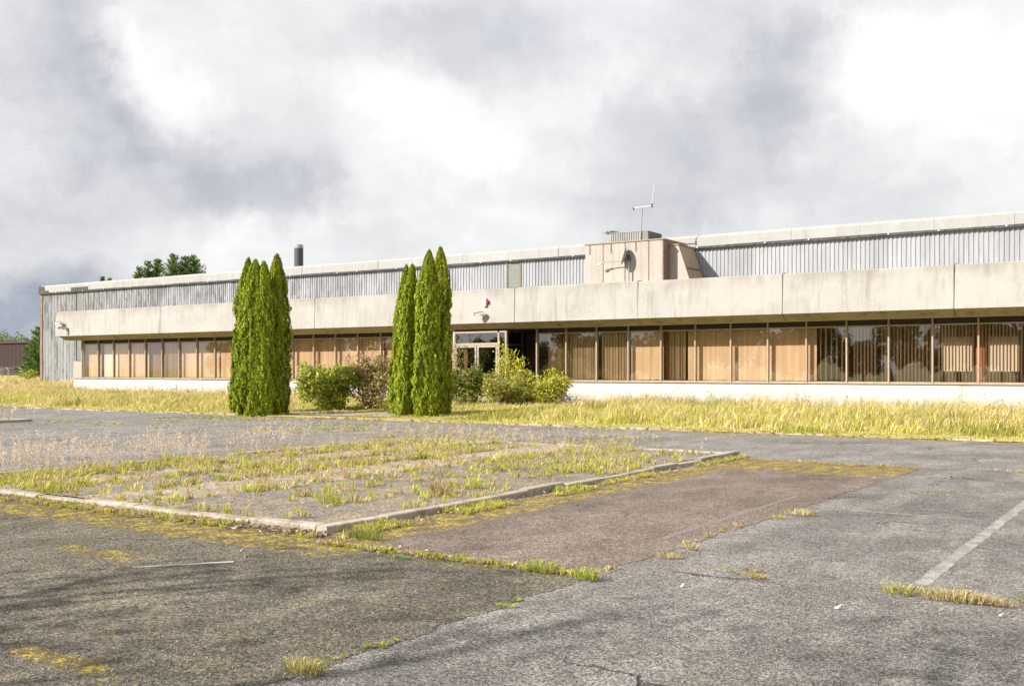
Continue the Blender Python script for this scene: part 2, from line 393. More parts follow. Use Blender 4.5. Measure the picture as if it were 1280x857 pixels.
def leaf_arrays(C, A, B, col):
    """rhombus leaves: centre C, half axis A, half side B"""
    n_ = len(C); V = np.stack([C - A, C + B - A * .1, C + A, C - B - A * .1], 1).reshape(-1, 3)
    return V, np.arange(n_ * 4), np.full(n_, 4), col
def join(parts):
    V, L, T, C = [], [], [], []; o = 0
    for v_, l, t_, c in parts: V.append(v_); L.append(l + o); T.append(t_); C.append(c); o += len(v_)
    return np.concatenate(V), np.concatenate(L), np.concatenate(T), np.concatenate(C)
def empty(name, loc=(0, 0, 0), rz=0):
    o = bpy.data.objects.new(name, None); COL.objects.link(o); o.location = loc; o.rotation_euler = (0, 0, rz); return o
def tag(o, label, cat=None, group=None, kind=None):
    if label: o['label'] = label
    if cat: o['category'] = cat
    if group: o['group'] = group
    if kind: o['kind'] = kind
    return o
def unit(a): return a / np.maximum(np.linalg.norm(a, axis=-1, keepdims=True), 1e-9)
def mixcol(cs, n_, var=.15):
    cs = np.array(cs, float); k = rng.integers(0, len(cs), n_); f = rng.uniform(0, 1, (n_, 1)); j = rng.integers(0, len(cs), n_)
    c = cs[k] * (1 - f * .5) + cs[j] * f * .5
    return c * rng.uniform(1 - var, 1 + var, (n_, 1))
def sm(x, a, b):
    t_ = np.clip((x - a) / (b - a), 0, 1); return t_ * t_ * (3 - 2 * t_)
def vnoise(x, y, sc, seed=0):
    """smooth value noise on the plane"""
    x = np.asarray(x) / sc; y = np.asarray(y) / sc
    xi, yi = np.floor(x).astype(int), np.floor(y).astype(int); fx, fy = x - xi, y - yi
    fx = fx * fx * (3 - 2 * fx); fy = fy * fy * (3 - 2 * fy)
    def h(a, b): v_ = np.sin(a * 127.1 + b * 311.7 + seed * 74.7) * 43758.5453; return v_ - np.floor(v_)
    return (h(xi, yi) * (1 - fx) + h(xi + 1, yi) * fx) * (1 - fy) + (h(xi, yi + 1) * (1 - fx) + h(xi + 1, yi + 1) * fx) * fy

# ------------------------------------------------------------------ ground
EDGE_Y = 25.4; WIN_Y = 38.8; WALL_Y = 46.0
def terrain(X, Y):
    X = np.asarray(X, float); Y = np.asarray(Y, float)
    z = .04 + .14 * sm(Y, EDGE_Y, 37)
    z = z + .06 * (vnoise(X, Y, 3.0, 3) - .5) * sm(Y, EDGE_Y + .3, EDGE_Y + 2)
    z = z + .50 * sm(Y, 34, 46) * sm(-X, 56, 62)
    z = np.where(Y < EDGE_Y + .05, .02, z)
    return z
def grid(name, xs, ys, zf, m):
    X, Y = np.meshgrid(xs, ys); Z = zf(X, Y); v_ = np.c_[X.ravel(), Y.ravel(), Z.ravel()]
    nx = len(xs); f = [(j * nx + i, j * nx + i + 1, (j + 1) * nx + i + 1, (j + 1) * nx + i) for j in range(len(ys) - 1) for i in range(nx - 1)]
    me = bpy.data.meshes.new(name); me.from_pydata(v_.tolist(), [], f); me.polygons.foreach_set('use_smooth', [True] * len(f))
    return link(me, name, m)
g = MB(); g.v = [(-3000, -3000, -.03), (3000, -3000, -.03), (3000, 3000, -.03), (-3000, 3000, -.03)]; g.f = [(0, 1, 2, 3)]
tag(g.build('ground', M['field']), None, kind='structure')
def jag(p0, p1, step=.12, amp=.03):
    p0, p1 = np.array(p0, float), np.array(p1, float); L = np.linalg.norm(p1 - p0); k = max(1, int(L / step))
    d = (p1 - p0) / L; nn = np.array([-d[1], d[0]]); out = []
    for i in range(k):
        a = amp * (rng.normal() * .5 + 1.2 * math.sin(i * .37) * .6) if i else 0
        out.append(tuple(p0 + (p1 - p0) * i / k + nn * a))
    return out
def sheet(name, pts, z, m, label=None):
    me = bpy.data.meshes.new(name); me.from_pydata([(x, y, z) for x, y in pts], [], [tuple(range(len(pts)))])
    o = link(me, name, m); return tag(o, label, kind='structure')
sheet('car_park', [(-140, -26), (60, -26), (60, EDGE_Y - .02), (-140, EDGE_Y - .02)], 0, M['grey'])
sheet('road', jag((-140, 18.0), (60, 17.9), .25, .02) + [(60, EDGE_Y - .03), (-140, EDGE_Y - .03)], .002, M['road'])
sheet('lane', [(-30.4, -26), (-14.8, -26), (-14.8, 18.02), (-30.4, 18.02)], .004, M['road'])
sheet('dark_asphalt', [(-14.79, 7.44), (-14.79, -20)] + [(-3.95, -20)] + jag((-3.95, 0), (-3.92, 7.02), .05, .03) + jag((-3.92, 7.02), (-7.1, 7.02), .05, .02) + [(-7.1, 7.44)], .003, M['near'])
sheet('brown_asphalt', jag((-7.09, 7.0), (-3.92, 7.0), .1, .02) + jag((-3.92, 7.0), (-3.75, 17.95), .12, .03) + jag((-3.75, 17.95), (-7.09, 18.05), .15, .03), .0035, M['brown'])
def line_sheet(name, x0, x1, y0, y1, m, z=.0065):
    xs = (x0, x1); n_ = max(2, int((y1 - y0) / .1)) if (y1 - y0) > (x1 - x0) else max(2, int((x1 - x0) / .1)); a, b = [], []
    for i in range(n_ + 1):
        f = i / n_; j1, j2 = rng.normal(0, .006, 2)
        if y1 - y0 > x1 - x0: a.append((x0 + j1, y0 + (y1 - y0) * f)); b.append((x1 + j2, y0 + (y1 - y0) * f))
        else: a.append((x0 + (x1 - x0) * f, y1 + j1)); b.append((x0 + (x1 - x0) * f, y0 + j2))
    sheet(name, a + b[::-1], z, m)
line_sheet('parking_line', -1.78, -1.67, 8.15, 17.2, M['paint'], .0015)
line_sheet('parking_line', .72, .83, 8.15, 17.2, M['paint'], .0015)
line_sheet('cross_line', -3.3, -1.95, 12.03, 12.09, M['paint'], .0015)
line_sheet('faded_line', -4.28, -4.21, 9.0, 13.0, M['oldpaint'], .005)
xs = np.r_[np.linspace(-200, -80, 16), np.linspace(-79, 12, 92), np.linspace(15, 60, 6)]
ys = np.r_[[EDGE_Y - .005, EDGE_Y + .05], np.linspace(EDGE_Y + .4, 50, 50), np.linspace(52, 140, 14)]
tag(grid('verge_ground', xs, ys, terrain, M['soilgrass']), None, kind='structure')

# kerbed islands
def kerb_run(mb, p0, p1, stone=.9, w_=.14, h=.085, inward=(0, 1)):
    p0, p1 = np.array(p0, float), np.array(p1, float); L = np.linalg.norm(p1 - p0); d = (p1 - p0) / L; nn = np.array(inward, float)
    k = max(1, round(L / stone)); s_ = L / k
    for i in range(k):
        a = p0 + d * (i * s_ + .006); b = p0 + d * ((i + 1) * s_ - .006); dz = rng.normal(0, .006); sh = rng.normal(0, .014); dz = rng.normal(-.004, .011)
        a = a + nn * sh; b = b + nn * sh; b0 = len(mb.v); r = .018
        prof = [(0, -.02), (0, h - r), (r * .4, h - r * .35), (r, h), (w_, h), (w_, -.02)]
        for q in (a, b):
            tilt = rng.normal(0, .006)
            for (o_, z) in prof: mb.v.append((q[0] + nn[0] * o_, q[1] + nn[1] * o_, z + dz + (tilt if z > 0 else 0)))
        m_ = len(prof); mb.f += [tuple(b0 + t_ for t_ in range(m_)), tuple(b0 + m_ + t_ for t_ in range(m_))[::-1]]
        for t_ in range(m_): u = (t_ + 1) % m_; mb.f.append((b0 + t_, b0 + u, b0 + m_ + u, b0 + m_ + t_))
IX0, IX1, IY0, IY1 = -14.8, -7.1, 7.45, 18.5
kb = MB()
kerb_run(kb, (IX0, IY0), (IX1 - .145, IY0), h=.065, inward=(0, 1)); kerb_run(kb, (IX1, IY0), (IX1, IY1), inward=(-1, 0))
kerb_run(kb, (IX1 - .145, IY1), (IX0, IY1), inward=(0, -1)); kerb_run(kb, (IX0, IY1 - .145), (IX0, IY0 + .145), inward=(1, 0))
tag(kb.build('kerb', M['kerb']), None, kind='structure')
grid('island_surface', np.linspace(IX0 + .13, IX1 - .13, 60), np.linspace(IY0 + .13, IY1 - .13, 80),
     lambda X, Y: .055 + .035 * (vnoise(X, Y, 1.1, 9) - .5) + .012 * (vnoise(X, Y, .3, 5) - .5), M['island'])['kind'] = 'structure'
kb = MB()
kerb_run(kb, (-38, IY1 + .3), (-30.4, IY1 + .3), inward=(0, -1)); kerb_run(kb, (-30.4, IY1 + .15), (-30.4, IY0), inward=(-1, 0)); kerb_run(kb, (-38, IY0), (-30.54, IY0), inward=(0, 1))
tag(kb.build('kerb', M['kerb']), None, kind='structure')
sheet('island_surface', [(-38, IY0 + .13), (-30.53, IY0 + .13), (-30.53, IY1 + .17), (-38, IY1 + .17)], .06, M['island'])
kb = MB(); kerb_run(kb, (-120, EDGE_Y), (40, EDGE_Y), stone=.95, w_=.1, h=.035, inward=(0, 1))
tag(kb.build('kerb_edging', M['kerb']), None, kind='structure')
# ------------------------------------------------------------------ office building (precast fascia, ribbon windows, white plinth)
WX0, PITCH = -57.28, 1.5
SILL, HEAD, SOF = 1.15, 3.2, 3.45
FY, FTOP, FBOT = 37.6, 5.2, 3.7
XEND = 10.7
office = empty('office_building', (-24, WIN_Y, 0)); OX = Vector((24, -WIN_Y, 0))
tag(office, 'long single storey white office block with concrete fascia and ribbon windows', 'building')
def part(mb, name, m, parent=office, root=office, **k):
    o = mb.build(name, m, None, **k); o.parent = parent
    if parent is root: o.location = -root.location if isinstance(root.location, Vector) else (0, 0, 0)
    return o
# meshes are in world coordinates; the parent's base offset is cancelled on each direct part
wx = lambda i: WX0 + PITCH * i
# fascia panels
JX = [-58.45] + [-24.72 - 5.95 * k for k in range(5, -1, -1)] + [-24.72 + 5.95 * k for k in range(1, 7)]
JX = [x for x in JX if x < XEND - 1] + [XEND + 1.2]
def fascia_panel(xa, xb, first, last):
    mb = MB(); secs = []
    g_ = .012
    xs_ = [xa + g_, xb - g_]
    if first: xs_ = [xa + d for d in (0, .02, .08, .18, .3, .42)] + [xb - g_]
    dz = rng.normal(0, .008); dy = rng.normal(0, .006)
    for i, x in enumerate(xs_):
        top = FTOP + dz; bz = SOF
        if first and i < 6:
            d = x - xa; r = .42; top = FTOP + dz - (r - math.sqrt(max(0, r * r - (r - d) ** 2))) * .8; bz = FBOT - (FBOT - SOF) * min(1, d / .42)
        secs.append([(x, FY + dy, FBOT + (0 if not first else 0)), (x, FY + dy + .03, top - .02), (x, FY + dy + .06, top), (x, FY + .34, top), (x, FY + .34, 4.3), (x, 38.4 + .35, 4.2), (x, 38.4 + .35, bz + .002), (x, 38.02, bz)])
    m_ = len(secs[0])
    for s_ in secs: mb.v += s_
    for k in range(len(secs) - 1):
        for t_ in range(m_):
            u = (t_ + 1) % m_; mb.f.append((k * m_ + t_, k * m_ + u, (k + 1) * m_ + u, (k + 1) * m_ + t_))
    mb.f += [tuple(range(m_)), tuple((len(secs) - 1) * m_ + t_ for t_ in range(m_))[::-1]]
    o = part(mb, 'fascia_panel', M['fascia'])
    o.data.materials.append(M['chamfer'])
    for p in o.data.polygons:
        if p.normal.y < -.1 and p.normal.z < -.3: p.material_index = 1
    return o
for a, b in zip(JX[:-1], JX[1:]): fascia_panel(a, b, a == JX[0], b == JX[-1])
for x in JX[1:-1]: part(MB().box(x - .05, x + .05, FY + .02, FY + .36, FTOP + .012, FTOP + .03), 'joint_cap', M['metal'])
for x, l in ((JX[2], .0), (JX[7], 1.35), (JX[8], 1.4), (JX[9], 1.2)):
    if l: part(MB().box(x - .011, x + .011, FY - .006, FY + .02, FTOP - l, FTOP - .02), 'joint_seal', M['seal'])
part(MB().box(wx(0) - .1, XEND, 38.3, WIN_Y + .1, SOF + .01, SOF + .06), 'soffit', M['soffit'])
part(MB().box(-57.9, XEND, 38.0, WALL_Y - .1, 4.55, 4.7), 'flat_roof', M['metal'])
# plinth in cast lengths
ex0, ex1 = gx(568, 38.0), gx(632, 38.0)
for a, b in ((-58.1, ex0 - .02), (wx(22), XEND)):
    mb = MB(); k = max(1, round((b - a) / 6)); s_ = (b - a) / k
    for i in range(k): mb.box(a + i * s_ + .006, a + (i + 1) * s_ - .006, 38.62 + rng.normal(0, .004), 38.95, -.1, SILL - .04)
    part(mb, 'plinth', M['plinth'])
    part(MB().box(a - .03, b, 38.56, 38.97, SILL - .037, SILL - .002), 'sill', M['frame'])
# interior
part(MB().box(-57.3, XEND, 43.9, 44.0, .3, 4.4), 'interior_wall', M['inside'])
part(MB().box(-57.3, XEND, 38.96, 43.9, .5, .6), 'interior_floor', M['infloor'])
part(MB().box(-57.3, XEND, 38.9, 43.9, 3.53, 3.58), 'interior_ceiling', M['inside'])
part(MB().box(-57.35, -57.25, 38.72, 44, .3, 4.5), 'end_wall', M['plinth'])
part(MB().box(XEND, XEND + .1, 38.62, 44, .0, 4.5), 'end_wall', M['plinth'])
for i in (2, 6, 10, 14, 18, 26, 30, 34, 38, 42):
    part(MB().box(wx(i) - .16, wx(i) + .12, 39.2, 39.45, .6, 3.53), 'column', M['column'])
# windows
def slats(x0, x1, ang, z0, z1, step=.105, w_=.1, Y=39.0, skip=0, sway=0):
    mb = MB(); x = x0 + w_ / 2
    while x < x1 - w_ / 3:
        if rng.random() >= skip:
            a = ang + rng.normal(0, .05); mb.slab(x + rng.normal(0, .004 + sway), Y, w_, .003, a, z0 + abs(rng.normal(0, .01)), z1)
        x += step
    return mb
kinds = {1: 'white', 4: 'brown', 5: 'thin', 22: 'mid', 23: 'slat', 24: 'slat', 26: 'open', 30: 'dark', 31: 'rare', 32: 'rare', 33: 'board', 34: 'board2', 35: 'part', 36: 'part', 37: 'full', 38: 'slat', 39: 'rare'}
def window(i):
    x0, x1 = wx(i), wx(i + 1)
    if i == 19: x1 = ex0
    mb = MB()
    mb.box(x0 - .028, x0 + .028, 38.70, 38.86, SILL, SOF)                    # mullion
    mb.box(x0 + .03, x1 - .03, 38.735, 38.85, HEAD, HEAD + .05)              # head rail
    mb.box(x0 + .03, x1 - .03, 38.735, 38.85, SILL, SILL + .045)             # bottom rail
    f = part(mb, 'window', M['frame'])
    def sub(b, nm, m):
        o = b.build(nm, m); o.parent = f; return o
    j = rng.normal(0, .003, 2)
    p = MB(); p.v = [(x0 + .028, 38.79 + j[0], SILL + .045), (x1 - .028, 38.79 + j[1], SILL + .045), (x1 - .028, 38.79 + j[1] + rng.normal(0, .004), HEAD), (x0 + .028, 38.79 + j[0] + rng.normal(0, .004), HEAD)]; p.f = [(0, 1, 2, 3)]
    sub(p, 'pane', M['glass'])
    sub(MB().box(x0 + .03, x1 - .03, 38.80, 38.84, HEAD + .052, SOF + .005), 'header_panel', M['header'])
    k = kinds.get(i, 'full'); z0, z1 = SILL + .06, 3.3
    a, b = x0 + rng.choice([-.06, .02, .09]), x1 + .01
    if k == 'full': sub(slats(a, b, .05, z0, z1, .098), 'blind', M['blind'])
    elif k == 'white': sub(slats(x0 + .25, b, .03, z0, z1, .098), 'blind', M['whiteblind'])
    elif k == 'brown': sub(slats(a, b, .5, z0, z1, .1, Y=39.05), 'blind', M['brownblind'])
    elif k == 'thin': sub(slats(a, b, .8, z0, z1, .11), 'blind', M['blind'])
    elif k == 'mid': sub(slats(a + .35, b, .9, z0, z1, .12), 'blind', M['brownblind'])
    elif k == 'slat': sub(slats(a + .1, b - .06, .72, z0, z1, .135), 'blind', M['blind'])
    elif k == 'open':
        mb = slats(a + .25, x1 - .45, .9, z0, z1, .12, sway=.012); mb2 = slats(x1 - .42, b, .1, z0, z1, .11); n0 = len(mb.v)
        mb.v += mb2.v; mb.f += [tuple(q + n0 for q in f_) for f_ in mb2.f]; sub(mb, 'blind', M['blind'])
    elif k == 'dark': 
        mb = slats(a, a + .34, .1, z0, z1, .1); mb2 = slats(a + .4, b, 1.25, z0, z1, .2); n0 = len(mb.v)
        mb.v += mb2.v; mb.f += [tuple(q + n0 for q in f_) for f_ in mb2.f]; sub(mb, 'blind', M['blind'])
    elif k == 'rare': sub(slats(a + .15, b, 1.15, z0, z1, .125, w_=.085, skip=.05), 'blind', M['blind'])
    elif k in ('board', 'board2'):
        sub(slats(a + .1, b - .12, 1.1, z0, z1, .112, w_=.085), 'blind', M['blind'])
        sub(MB().box(x0 + .25, x1 - .28, 39.12, 39.15, SILL + .42, HEAD - .42), 'board', M['board'])
    elif k == 'part': sub(slats(a, b, .95, z0, z1, .118, w_=.09), 'blind', M['blind'])
for i in list(range(0, 20)) + list(range(22, 45)): window(i)
part(MB().box(wx(0) - .1, wx(0) - .03, 38.66, 38.9, SILL, SOF), 'window_jamb', M['frame'])
# entrance
ez1 = 3.36; dz1 = 2.74
mb = MB()
xm = gx(623, 38.0); xd = gx(596, 38.0)
for x in (ex0, xm, ex1): mb.box(x - .045, x + .045, 38.0, 38.1, 0, ez1)
for (za, zb) in ((ez1 - .07, ez1),): mb.box(ex0 + .046, ex1 - .046, 38.0, 38.1, za, zb)
mb.box(ex0 + .046, xm - .046, 38.0, 38.1, dz1, dz1 + .1)
ent = part(mb, 'entrance_frame', M['doorframe'])
def sub(b, nm, m, par=ent):
    o = b.build(nm, m); o.parent = par; return o
sub(MB().box(ex0 + .046, xm - .046, 38.04, 38.05, dz1 + .102, ez1 - .072), 'fanlight_pane', M['darkglass'])
sub(MB().box(xm + .046, ex1 - .046, 38.04, 38.05, .3, ez1 - .072), 'side_pane', M['darkglass'])
mb = MB()
for q in (.25, .48, .55, .8):
    x = ex0 + (xm - ex0) * q; mb.box(x - .012, x + .012, 38.3, 38.33, dz1 + .1, ez1 - .07)
sub(mb, 'glazing_bar', M['metal'])
for a, b in ((ex0 + .05, xd - .02), (xd + .02, xm - .05)):
    d = MB(); d.box(a, a + .09, 37.985, 38.06, .2, dz1 - .01).box(b - .09, b, 37.985, 38.06, .2, dz1 - .01).box(a + .091, b - .091, 37.985, 38.06, .2, .45).box(a + .091, b - .091, 37.985, 38.06, dz1 - .1, dz1 - .01)
    dd = part(d, 'door', M['doorframe'])
    sub(MB().box(a + .091, b - .091, 38.02, 38.03, .45, dz1 - .1), 'door_pane', M['darkglass'], dd)
    hx = b - .045 if a < xd - .1 else a + .045
    sub(MB().tube((hx, 37.93, 1.0), (hx, 37.93, 1.5), .014).box(hx - .01, hx + .01, 37.93, 37.985, 1.02, 1.05).box(hx - .01, hx + .01, 37.93, 37.985, 1.45, 1.48), 'handle', M['steel'], dd)
# glazed return of the porch and its dark recess
mb = MB()
for y in (38.11, 39.3, 40.6): mb.box(ex1 - .03, ex1 + .03, y, y + .08, .15, SOF)
for (y0, y1) in ((38.192, 39.298), (39.382, 40.598)):
    for z in (.3, 2.72, 3.3): mb.box(ex1 - .025, ex1 + .025, y0, y1, z, z + .06)
ret = part(mb, 'porch_side_screen', M['darkframe'])
sub(MB().box(ex1 - .004, ex1 + .004, 38.2, 39.3, .36, 3.3), 'pane', M['darkglass'], ret); sub(MB().box(ex1 - .004, ex1 + .004, 39.38, 40.6, .36, 3.3), 'pane', M['darkglass'], ret)
part(MB().box(ex1 + .03, wx(22) - .03, 41.5, 41.6, .1, 3.5), 'porch_back_wall', M['inside'])
part(MB().box(wx(22) - .03, wx(22) + .03, 38.87, 41.5, .1, 3.5), 'porch_jamb', M['darkframe'])
part(MB().box(ex0 - .1, wx(22), 37.9, 41.5, .0, .16), 'porch_step', M['kerb'])
part(MB().box(ex0 - .08, ex0 - .047, 38.0, 38.8, .0, SOF), 'porch_side_wall', M['plinth'])

# plant room on the flat roof
B0, B1 = 43.4, 44.05
bx0, bx1 = gx(731, B0), gx(829, B0); bt = 7.66
pr = part(MB().box(bx0 + .02, bx1 - .02, B0 + .05, WALL_Y - .2, 4.7, bt - .02), 'plant_room', M['copper'])
def psub(b, nm, m): o = b.build(nm, m); o.parent = pr; return o
joints = [bx0] + [gx(p, B0) for p in (754, 781.5, 811)] + [bx1]
for a, b in zip(joints[:-1], joints[1:]): psub(MB().box(a + .03, b - .03, B0, B0 + .05, 4.7, bt - .06), 'cladding_panel', M['cladding'])
for x in joints[1:-1]: psub(MB().box(x - .028, x + .028, B0 + .01, B0 + .05, 4.7, bt - .06), 'rust_strip', M['rust'])
mb = MB()
for p in (737.5, 764, 795): x = gx(p, B0); mb.box(x - .03, x + .03, B0 - .015, B0 - .002, bt - .52, bt - .07)
psub(mb, 'strap', M['rust'])
psub(MB().box(bx0 - .05, bx1 + .03, B0 - .04, WALL_Y - .22, bt - .058, bt), 'roof_edge', M['copper'])
psub(MB().box(bx1 - .018, bx1 + .012, B0 + .012, B1, 4.7, bt - .06), 'corner_strip', M['rust'])
# sloping hood on the right side
xa, xb2 = gx(848, B1), gx(866, B1)
zt = gz(848, 306, B1)
slope = (gz(848, 306, B1) - gz(864, 356, B1)) / (gx(864, B1) - gx(848, B1))
zb = 4.7; xbtm = xa + (zt - zb) / slope
hood = MB().prism([(bx1 + .013, zb), (xbtm, zb), (xa, zt), (bx1 + .013, zt)], 'y', B1, WALL_Y - .22)
h_ = psub(hood, 'hood', M['cladding']); h_.data.materials.append(M['copper'])
for p in h_.data.polygons:
    if p.normal.x > .3: p.material_index = 1
def on_slope(z): return xa + (zt - z) / slope
zz = gz(868, 334, B1)
psub(MB().prism([(on_slope(zz) , zz), (on_slope(zz) + .05, zz), (on_slope(zz + .06) + .05, zz + .06), (on_slope(zz + .06), zz + .06)], 'y', B1 - .01, WALL_Y - .23), 'hood_lap', M['rust'])
psub(MB().prism([(bx1 + .02, zt + .002), (xa + .04, zt + .002), (xa + .04, zt + .05), (bx1 + .02, zt + .05)], 'y', B1 - .05, WALL_Y - .24), 'hood_capping', M['copper'])
# louvred roof unit
ua, ub = gx(763, B0 + .5), gx(811, B0 + .5)
lv = MB().box(ua, ub, B0 + .52, B0 + 1.9, bt + .02, bt + .46)
unit_o = tag(lv.build('roof_ventilator', M['darkmetal']), 'low white louvred box with a dark end, on top of the roof plant room', 'ventilator')
mb = MB(); x = ua
while x < ub - .03: mb.box(x + .008, x + .062, B0 + .48, B0 + .52, bt + .02, bt + .47); x += .095
mb.box(ua - .02, ub + .02, B0 + .46, B0 + .521, bt + .472, bt + .50)
o = mb.build('louvre_face', M['trim']); o.parent = unit_o

# ------------------------------------------------------------------ warehouse behind
WA = gx(52, WALL_Y); WB = 30.0
wh = empty('warehouse', (-30, WALL_Y, 0)); tag(wh, 'tall grey corrugated warehouse with pale roof band rising behind the office block', 'warehouse')
def wpart(mb, name, m): o = mb.build(name, m); o.parent = wh; o.location = (30, -WALL_Y, 0); return o
wins = [(gx(635, WALL_Y), gx(650, WALL_Y), 6.05, 7.34)]
sa, sb = gx(96, WALL_Y), gx(103.5, WALL_Y)
def corrugated(xa_, xb_, z0, z1, Y, pitch=.19):
    mb = MB(); prof = []; x = xa_
    while x < xb_ - .01:
        for dx, dy in ((0, 0), (.09, 0), (.115, .035), (.165, .035)):
            if x + dx <= xb_: prof.append((x + dx, Y + dy))
        x += pitch
    prof.append((xb_, Y)); b = 0
    for (x, y) in prof: mb.v += [(x, y, z0), (x, y, z1)]
    for i in range(len(prof) - 1): mb.f.append((2 * i, 2 * i + 2, 2 * i + 3, 2 * i + 1))
    return mb
wx0, wx1 = wins[0][0], wins[0][1]
wpart(corrugated(WA + .2, sa, -.1, 7.4, WALL_Y), 'wall_sheeting', M['corr'])
wpart(corrugated(sb, wx0 - .1, 2.0, 7.4, WALL_Y), 'wall_sheeting', M['corr'])
wpart(corrugated(wx1 + .1, WB, 2.0, 7.4, WALL_Y), 'wall_sheeting', M['corr'])
wpart(corrugated(wx0 - .1, wx1 + .1, 2.0, 6.0, WALL_Y), 'wall_sheeting', M['corr'])
wpart(MB().box(WA + .1, WB, WALL_Y + .06, WALL_Y + .2, -.1, 7.5), 'wall_core', M['metal'])
wpart(MB().box(WA - .12, WA + .18, WALL_Y - .06, WALL_Y + .25, -.1, 7.42), 'corner_post', M['post'])
wpart(MB().box(WA, WA + .12, WALL_Y + .26, 90, -.1, 7.4), 'end_wall', M['corr'])
f = wpart(MB().box(wx0 - .09, wx0, WALL_Y - .04, WALL_Y + .05, 6.0, 7.38).box(wx1, wx1 + .09, WALL_Y - .04, WALL_Y + .05, 6.0, 7.38).box(wx0 + .001, wx1 - .001, WALL_Y - .03, WALL_Y + .05, 6.002, 6.05), 'window', M['post'])
o = MB().box(wx0 + .001, wx1 - .001, WALL_Y, WALL_Y + .02, 6.05, 7.34).build('pane', M['striplight']); o.parent = f
f = wpart(MB().box(sa - .09, sa, WALL_Y - .03, WALL_Y + .05, .8, 7.38), 'strip_light', M['darkstrip'])
o = MB().box(sa + .001, sb - .001, WALL_Y, WALL_Y + .02, 2.35, 7.38).build('translucent_sheet', M['striplight']); o.parent = f
o = MB().box(sa - .2, sb + .1, WALL_Y - .1, WALL_Y - .04, .7, 2.3).build('base_panel', M['cladding']); o.parent = f
# roof band in sheets, dark gap below
mb = MB(); x = WA + .05; k = 0
while x < WB:
    L = min(3.05, WB - x); yb = WALL_Y - .12 + rng.normal(0, .008); t_ = rng.normal(0, .008)
    mb.prism([(yb, 7.48 + t_), (yb - .01, 7.9), (yb + .14, 8.03 + t_), (yb + .5, 8.05), (yb + .5, 7.48)], 'x', x + .004, x + L - .004); x += L
wpart(mb, 'roof_band', M['trim'])
mb = MB(); x = WA - .1
while x < WB:
    L = rng.uniform(.5, 2.2); mb.box(x, min(x + L, WB), WALL_Y - .14 - rng.uniform(0, .02), WALL_Y - .01, 7.39 - rng.uniform(0, .03), 7.465); x += L
mb.box(WA - .15, WA + .6, WALL_Y - .15, WALL_Y - .132, 7.40, 7.95).box(WA + .6, WA + 1.1, WALL_Y - .15, WALL_Y - .134, 7.40, 7.62)
mb.box(sa - .5, sb + .8, WALL_Y - .15, WALL_Y - .133, 7.40, 7.72)
wpart(mb, 'dark_flashing', M['darkstrip'])
mb = MB(); k = 0; x = WA + 2
while x < WB: mb.box(x, x + .06, WALL_Y - .17, WALL_Y - .145, 7.41, 7.47); x += rng.uniform(1.5, 4)
wpart(mb, 'bracket', M['white'])
wpart(MB().prism([(WALL_Y + .4, 8.0), (90, 8.0), (90, 7.8), (WALL_Y + .4, 7.8)], 'x', WA, WB), 'roof', M['metal'])
cx = gx(373.5, 52); cz0 = 7.9; cz1 = gz(373, 306, 52)
fl = wpart(MB().tube((cx, 52, cz0), (cx, 52, cz0 + .95), .27, k=20), 'chimney', M['steel'])
o = MB().tube((cx, 52, cz0 + .95), (cx, 52, cz1 - .25), .31, k=20).build('cowl', M['darkmetal']); o.parent = fl
o = MB().tube((cx, 52, cz1 - .25), (cx, 52, cz1 - .13), .315, k=20).tube((cx, 52, cz1 - .13), (cx, 52, cz1), .29, k=20).build('cap', M['metal']); o.parent = fl

# ------------------------------------------------------------------ fittings
# aerial
ax, ay = gx(800.5, B0 + .45), B0 + .45
an = empty('aerial', (ax, ay, bt)); tag(an, 'thin T shaped radio aerial with whip standing on the roof plant room', 'aerial')
ztb = gz(802, 259, ay) - bt; ppx = (gx(815, ay) - gx(792, ay))
def apart(mb, n_, m): o = mb.build(n_, m); o.parent = an; return o
apart(MB().tube((0, 0, 0), (.10, 0, ztb), .03, k=6), 'mast', M['metal'])
bl, br = gx(792, ay) - ax, gx(815, ay) - ax
apart(MB().tube((bl, 0, ztb), (br, 0, ztb + .02), .022, k=6), 'crossbar', M['white'])
apart(MB().tube((br, 0, ztb - .06), (br + .0, 0, ztb + .12), .04, k=6).tube((bl, 0, ztb - .1), (bl, 0, ztb + .03), .035, k=6), 'clamp', M['darkmetal'])
apart(MB().tube((br, 0, ztb + .1), (br + .1, 0, gz(815, 231, ay) - bt), .02, .014, k=5), 'whip', M['white'])
# satellite dish seen nearly edge-on, on a short pole
dx_, dy_ = gx(782, B0 - .26), B0 - .26
ds = empty('satellite_dish', (dx_, dy_, 4.7)); tag(ds, 'weathered grey satellite dish on a pole in front of the plant room', 'satellite dish')
mb = MB(); ctr = Vector((0, 0, gz(782, 320, dy_) - 4.7)); ax3 = Vector((-.80, -.42, .22)).normalized(); u_ = ax3.orthogonal().normalized(); v2 = ax3.cross(u_)
zup = Vector((0, 0, 1)); u_ = (zup - ax3 * zup.dot(ax3)).normalized(); v2 = ax3.cross(u_)
rings, seg = 6, 28
for side in (0, 1):
    for r_ in range(rings + 1):
        for s_ in range(seg):
            rr = r_ / rings; a = 2 * math.pi * s_ / seg
            p = ctr + u_ * (math.cos(a) * rr * .46) + v2 * (math.sin(a) * rr * .30) + ax3 * (.13 * rr * rr - side * .02)
            mb.v.append(tuple(p))
for side in (0, 1):
    o_ = side * (rings + 1) * seg
    for r_ in range(rings):
        for s_ in range(seg): t2 = (s_ + 1) % seg; mb.f.append((o_ + r_ * seg + s_, o_ + r_ * seg + t2, o_ + (r_ + 1) * seg + t2, o_ + (r_ + 1) * seg + s_))
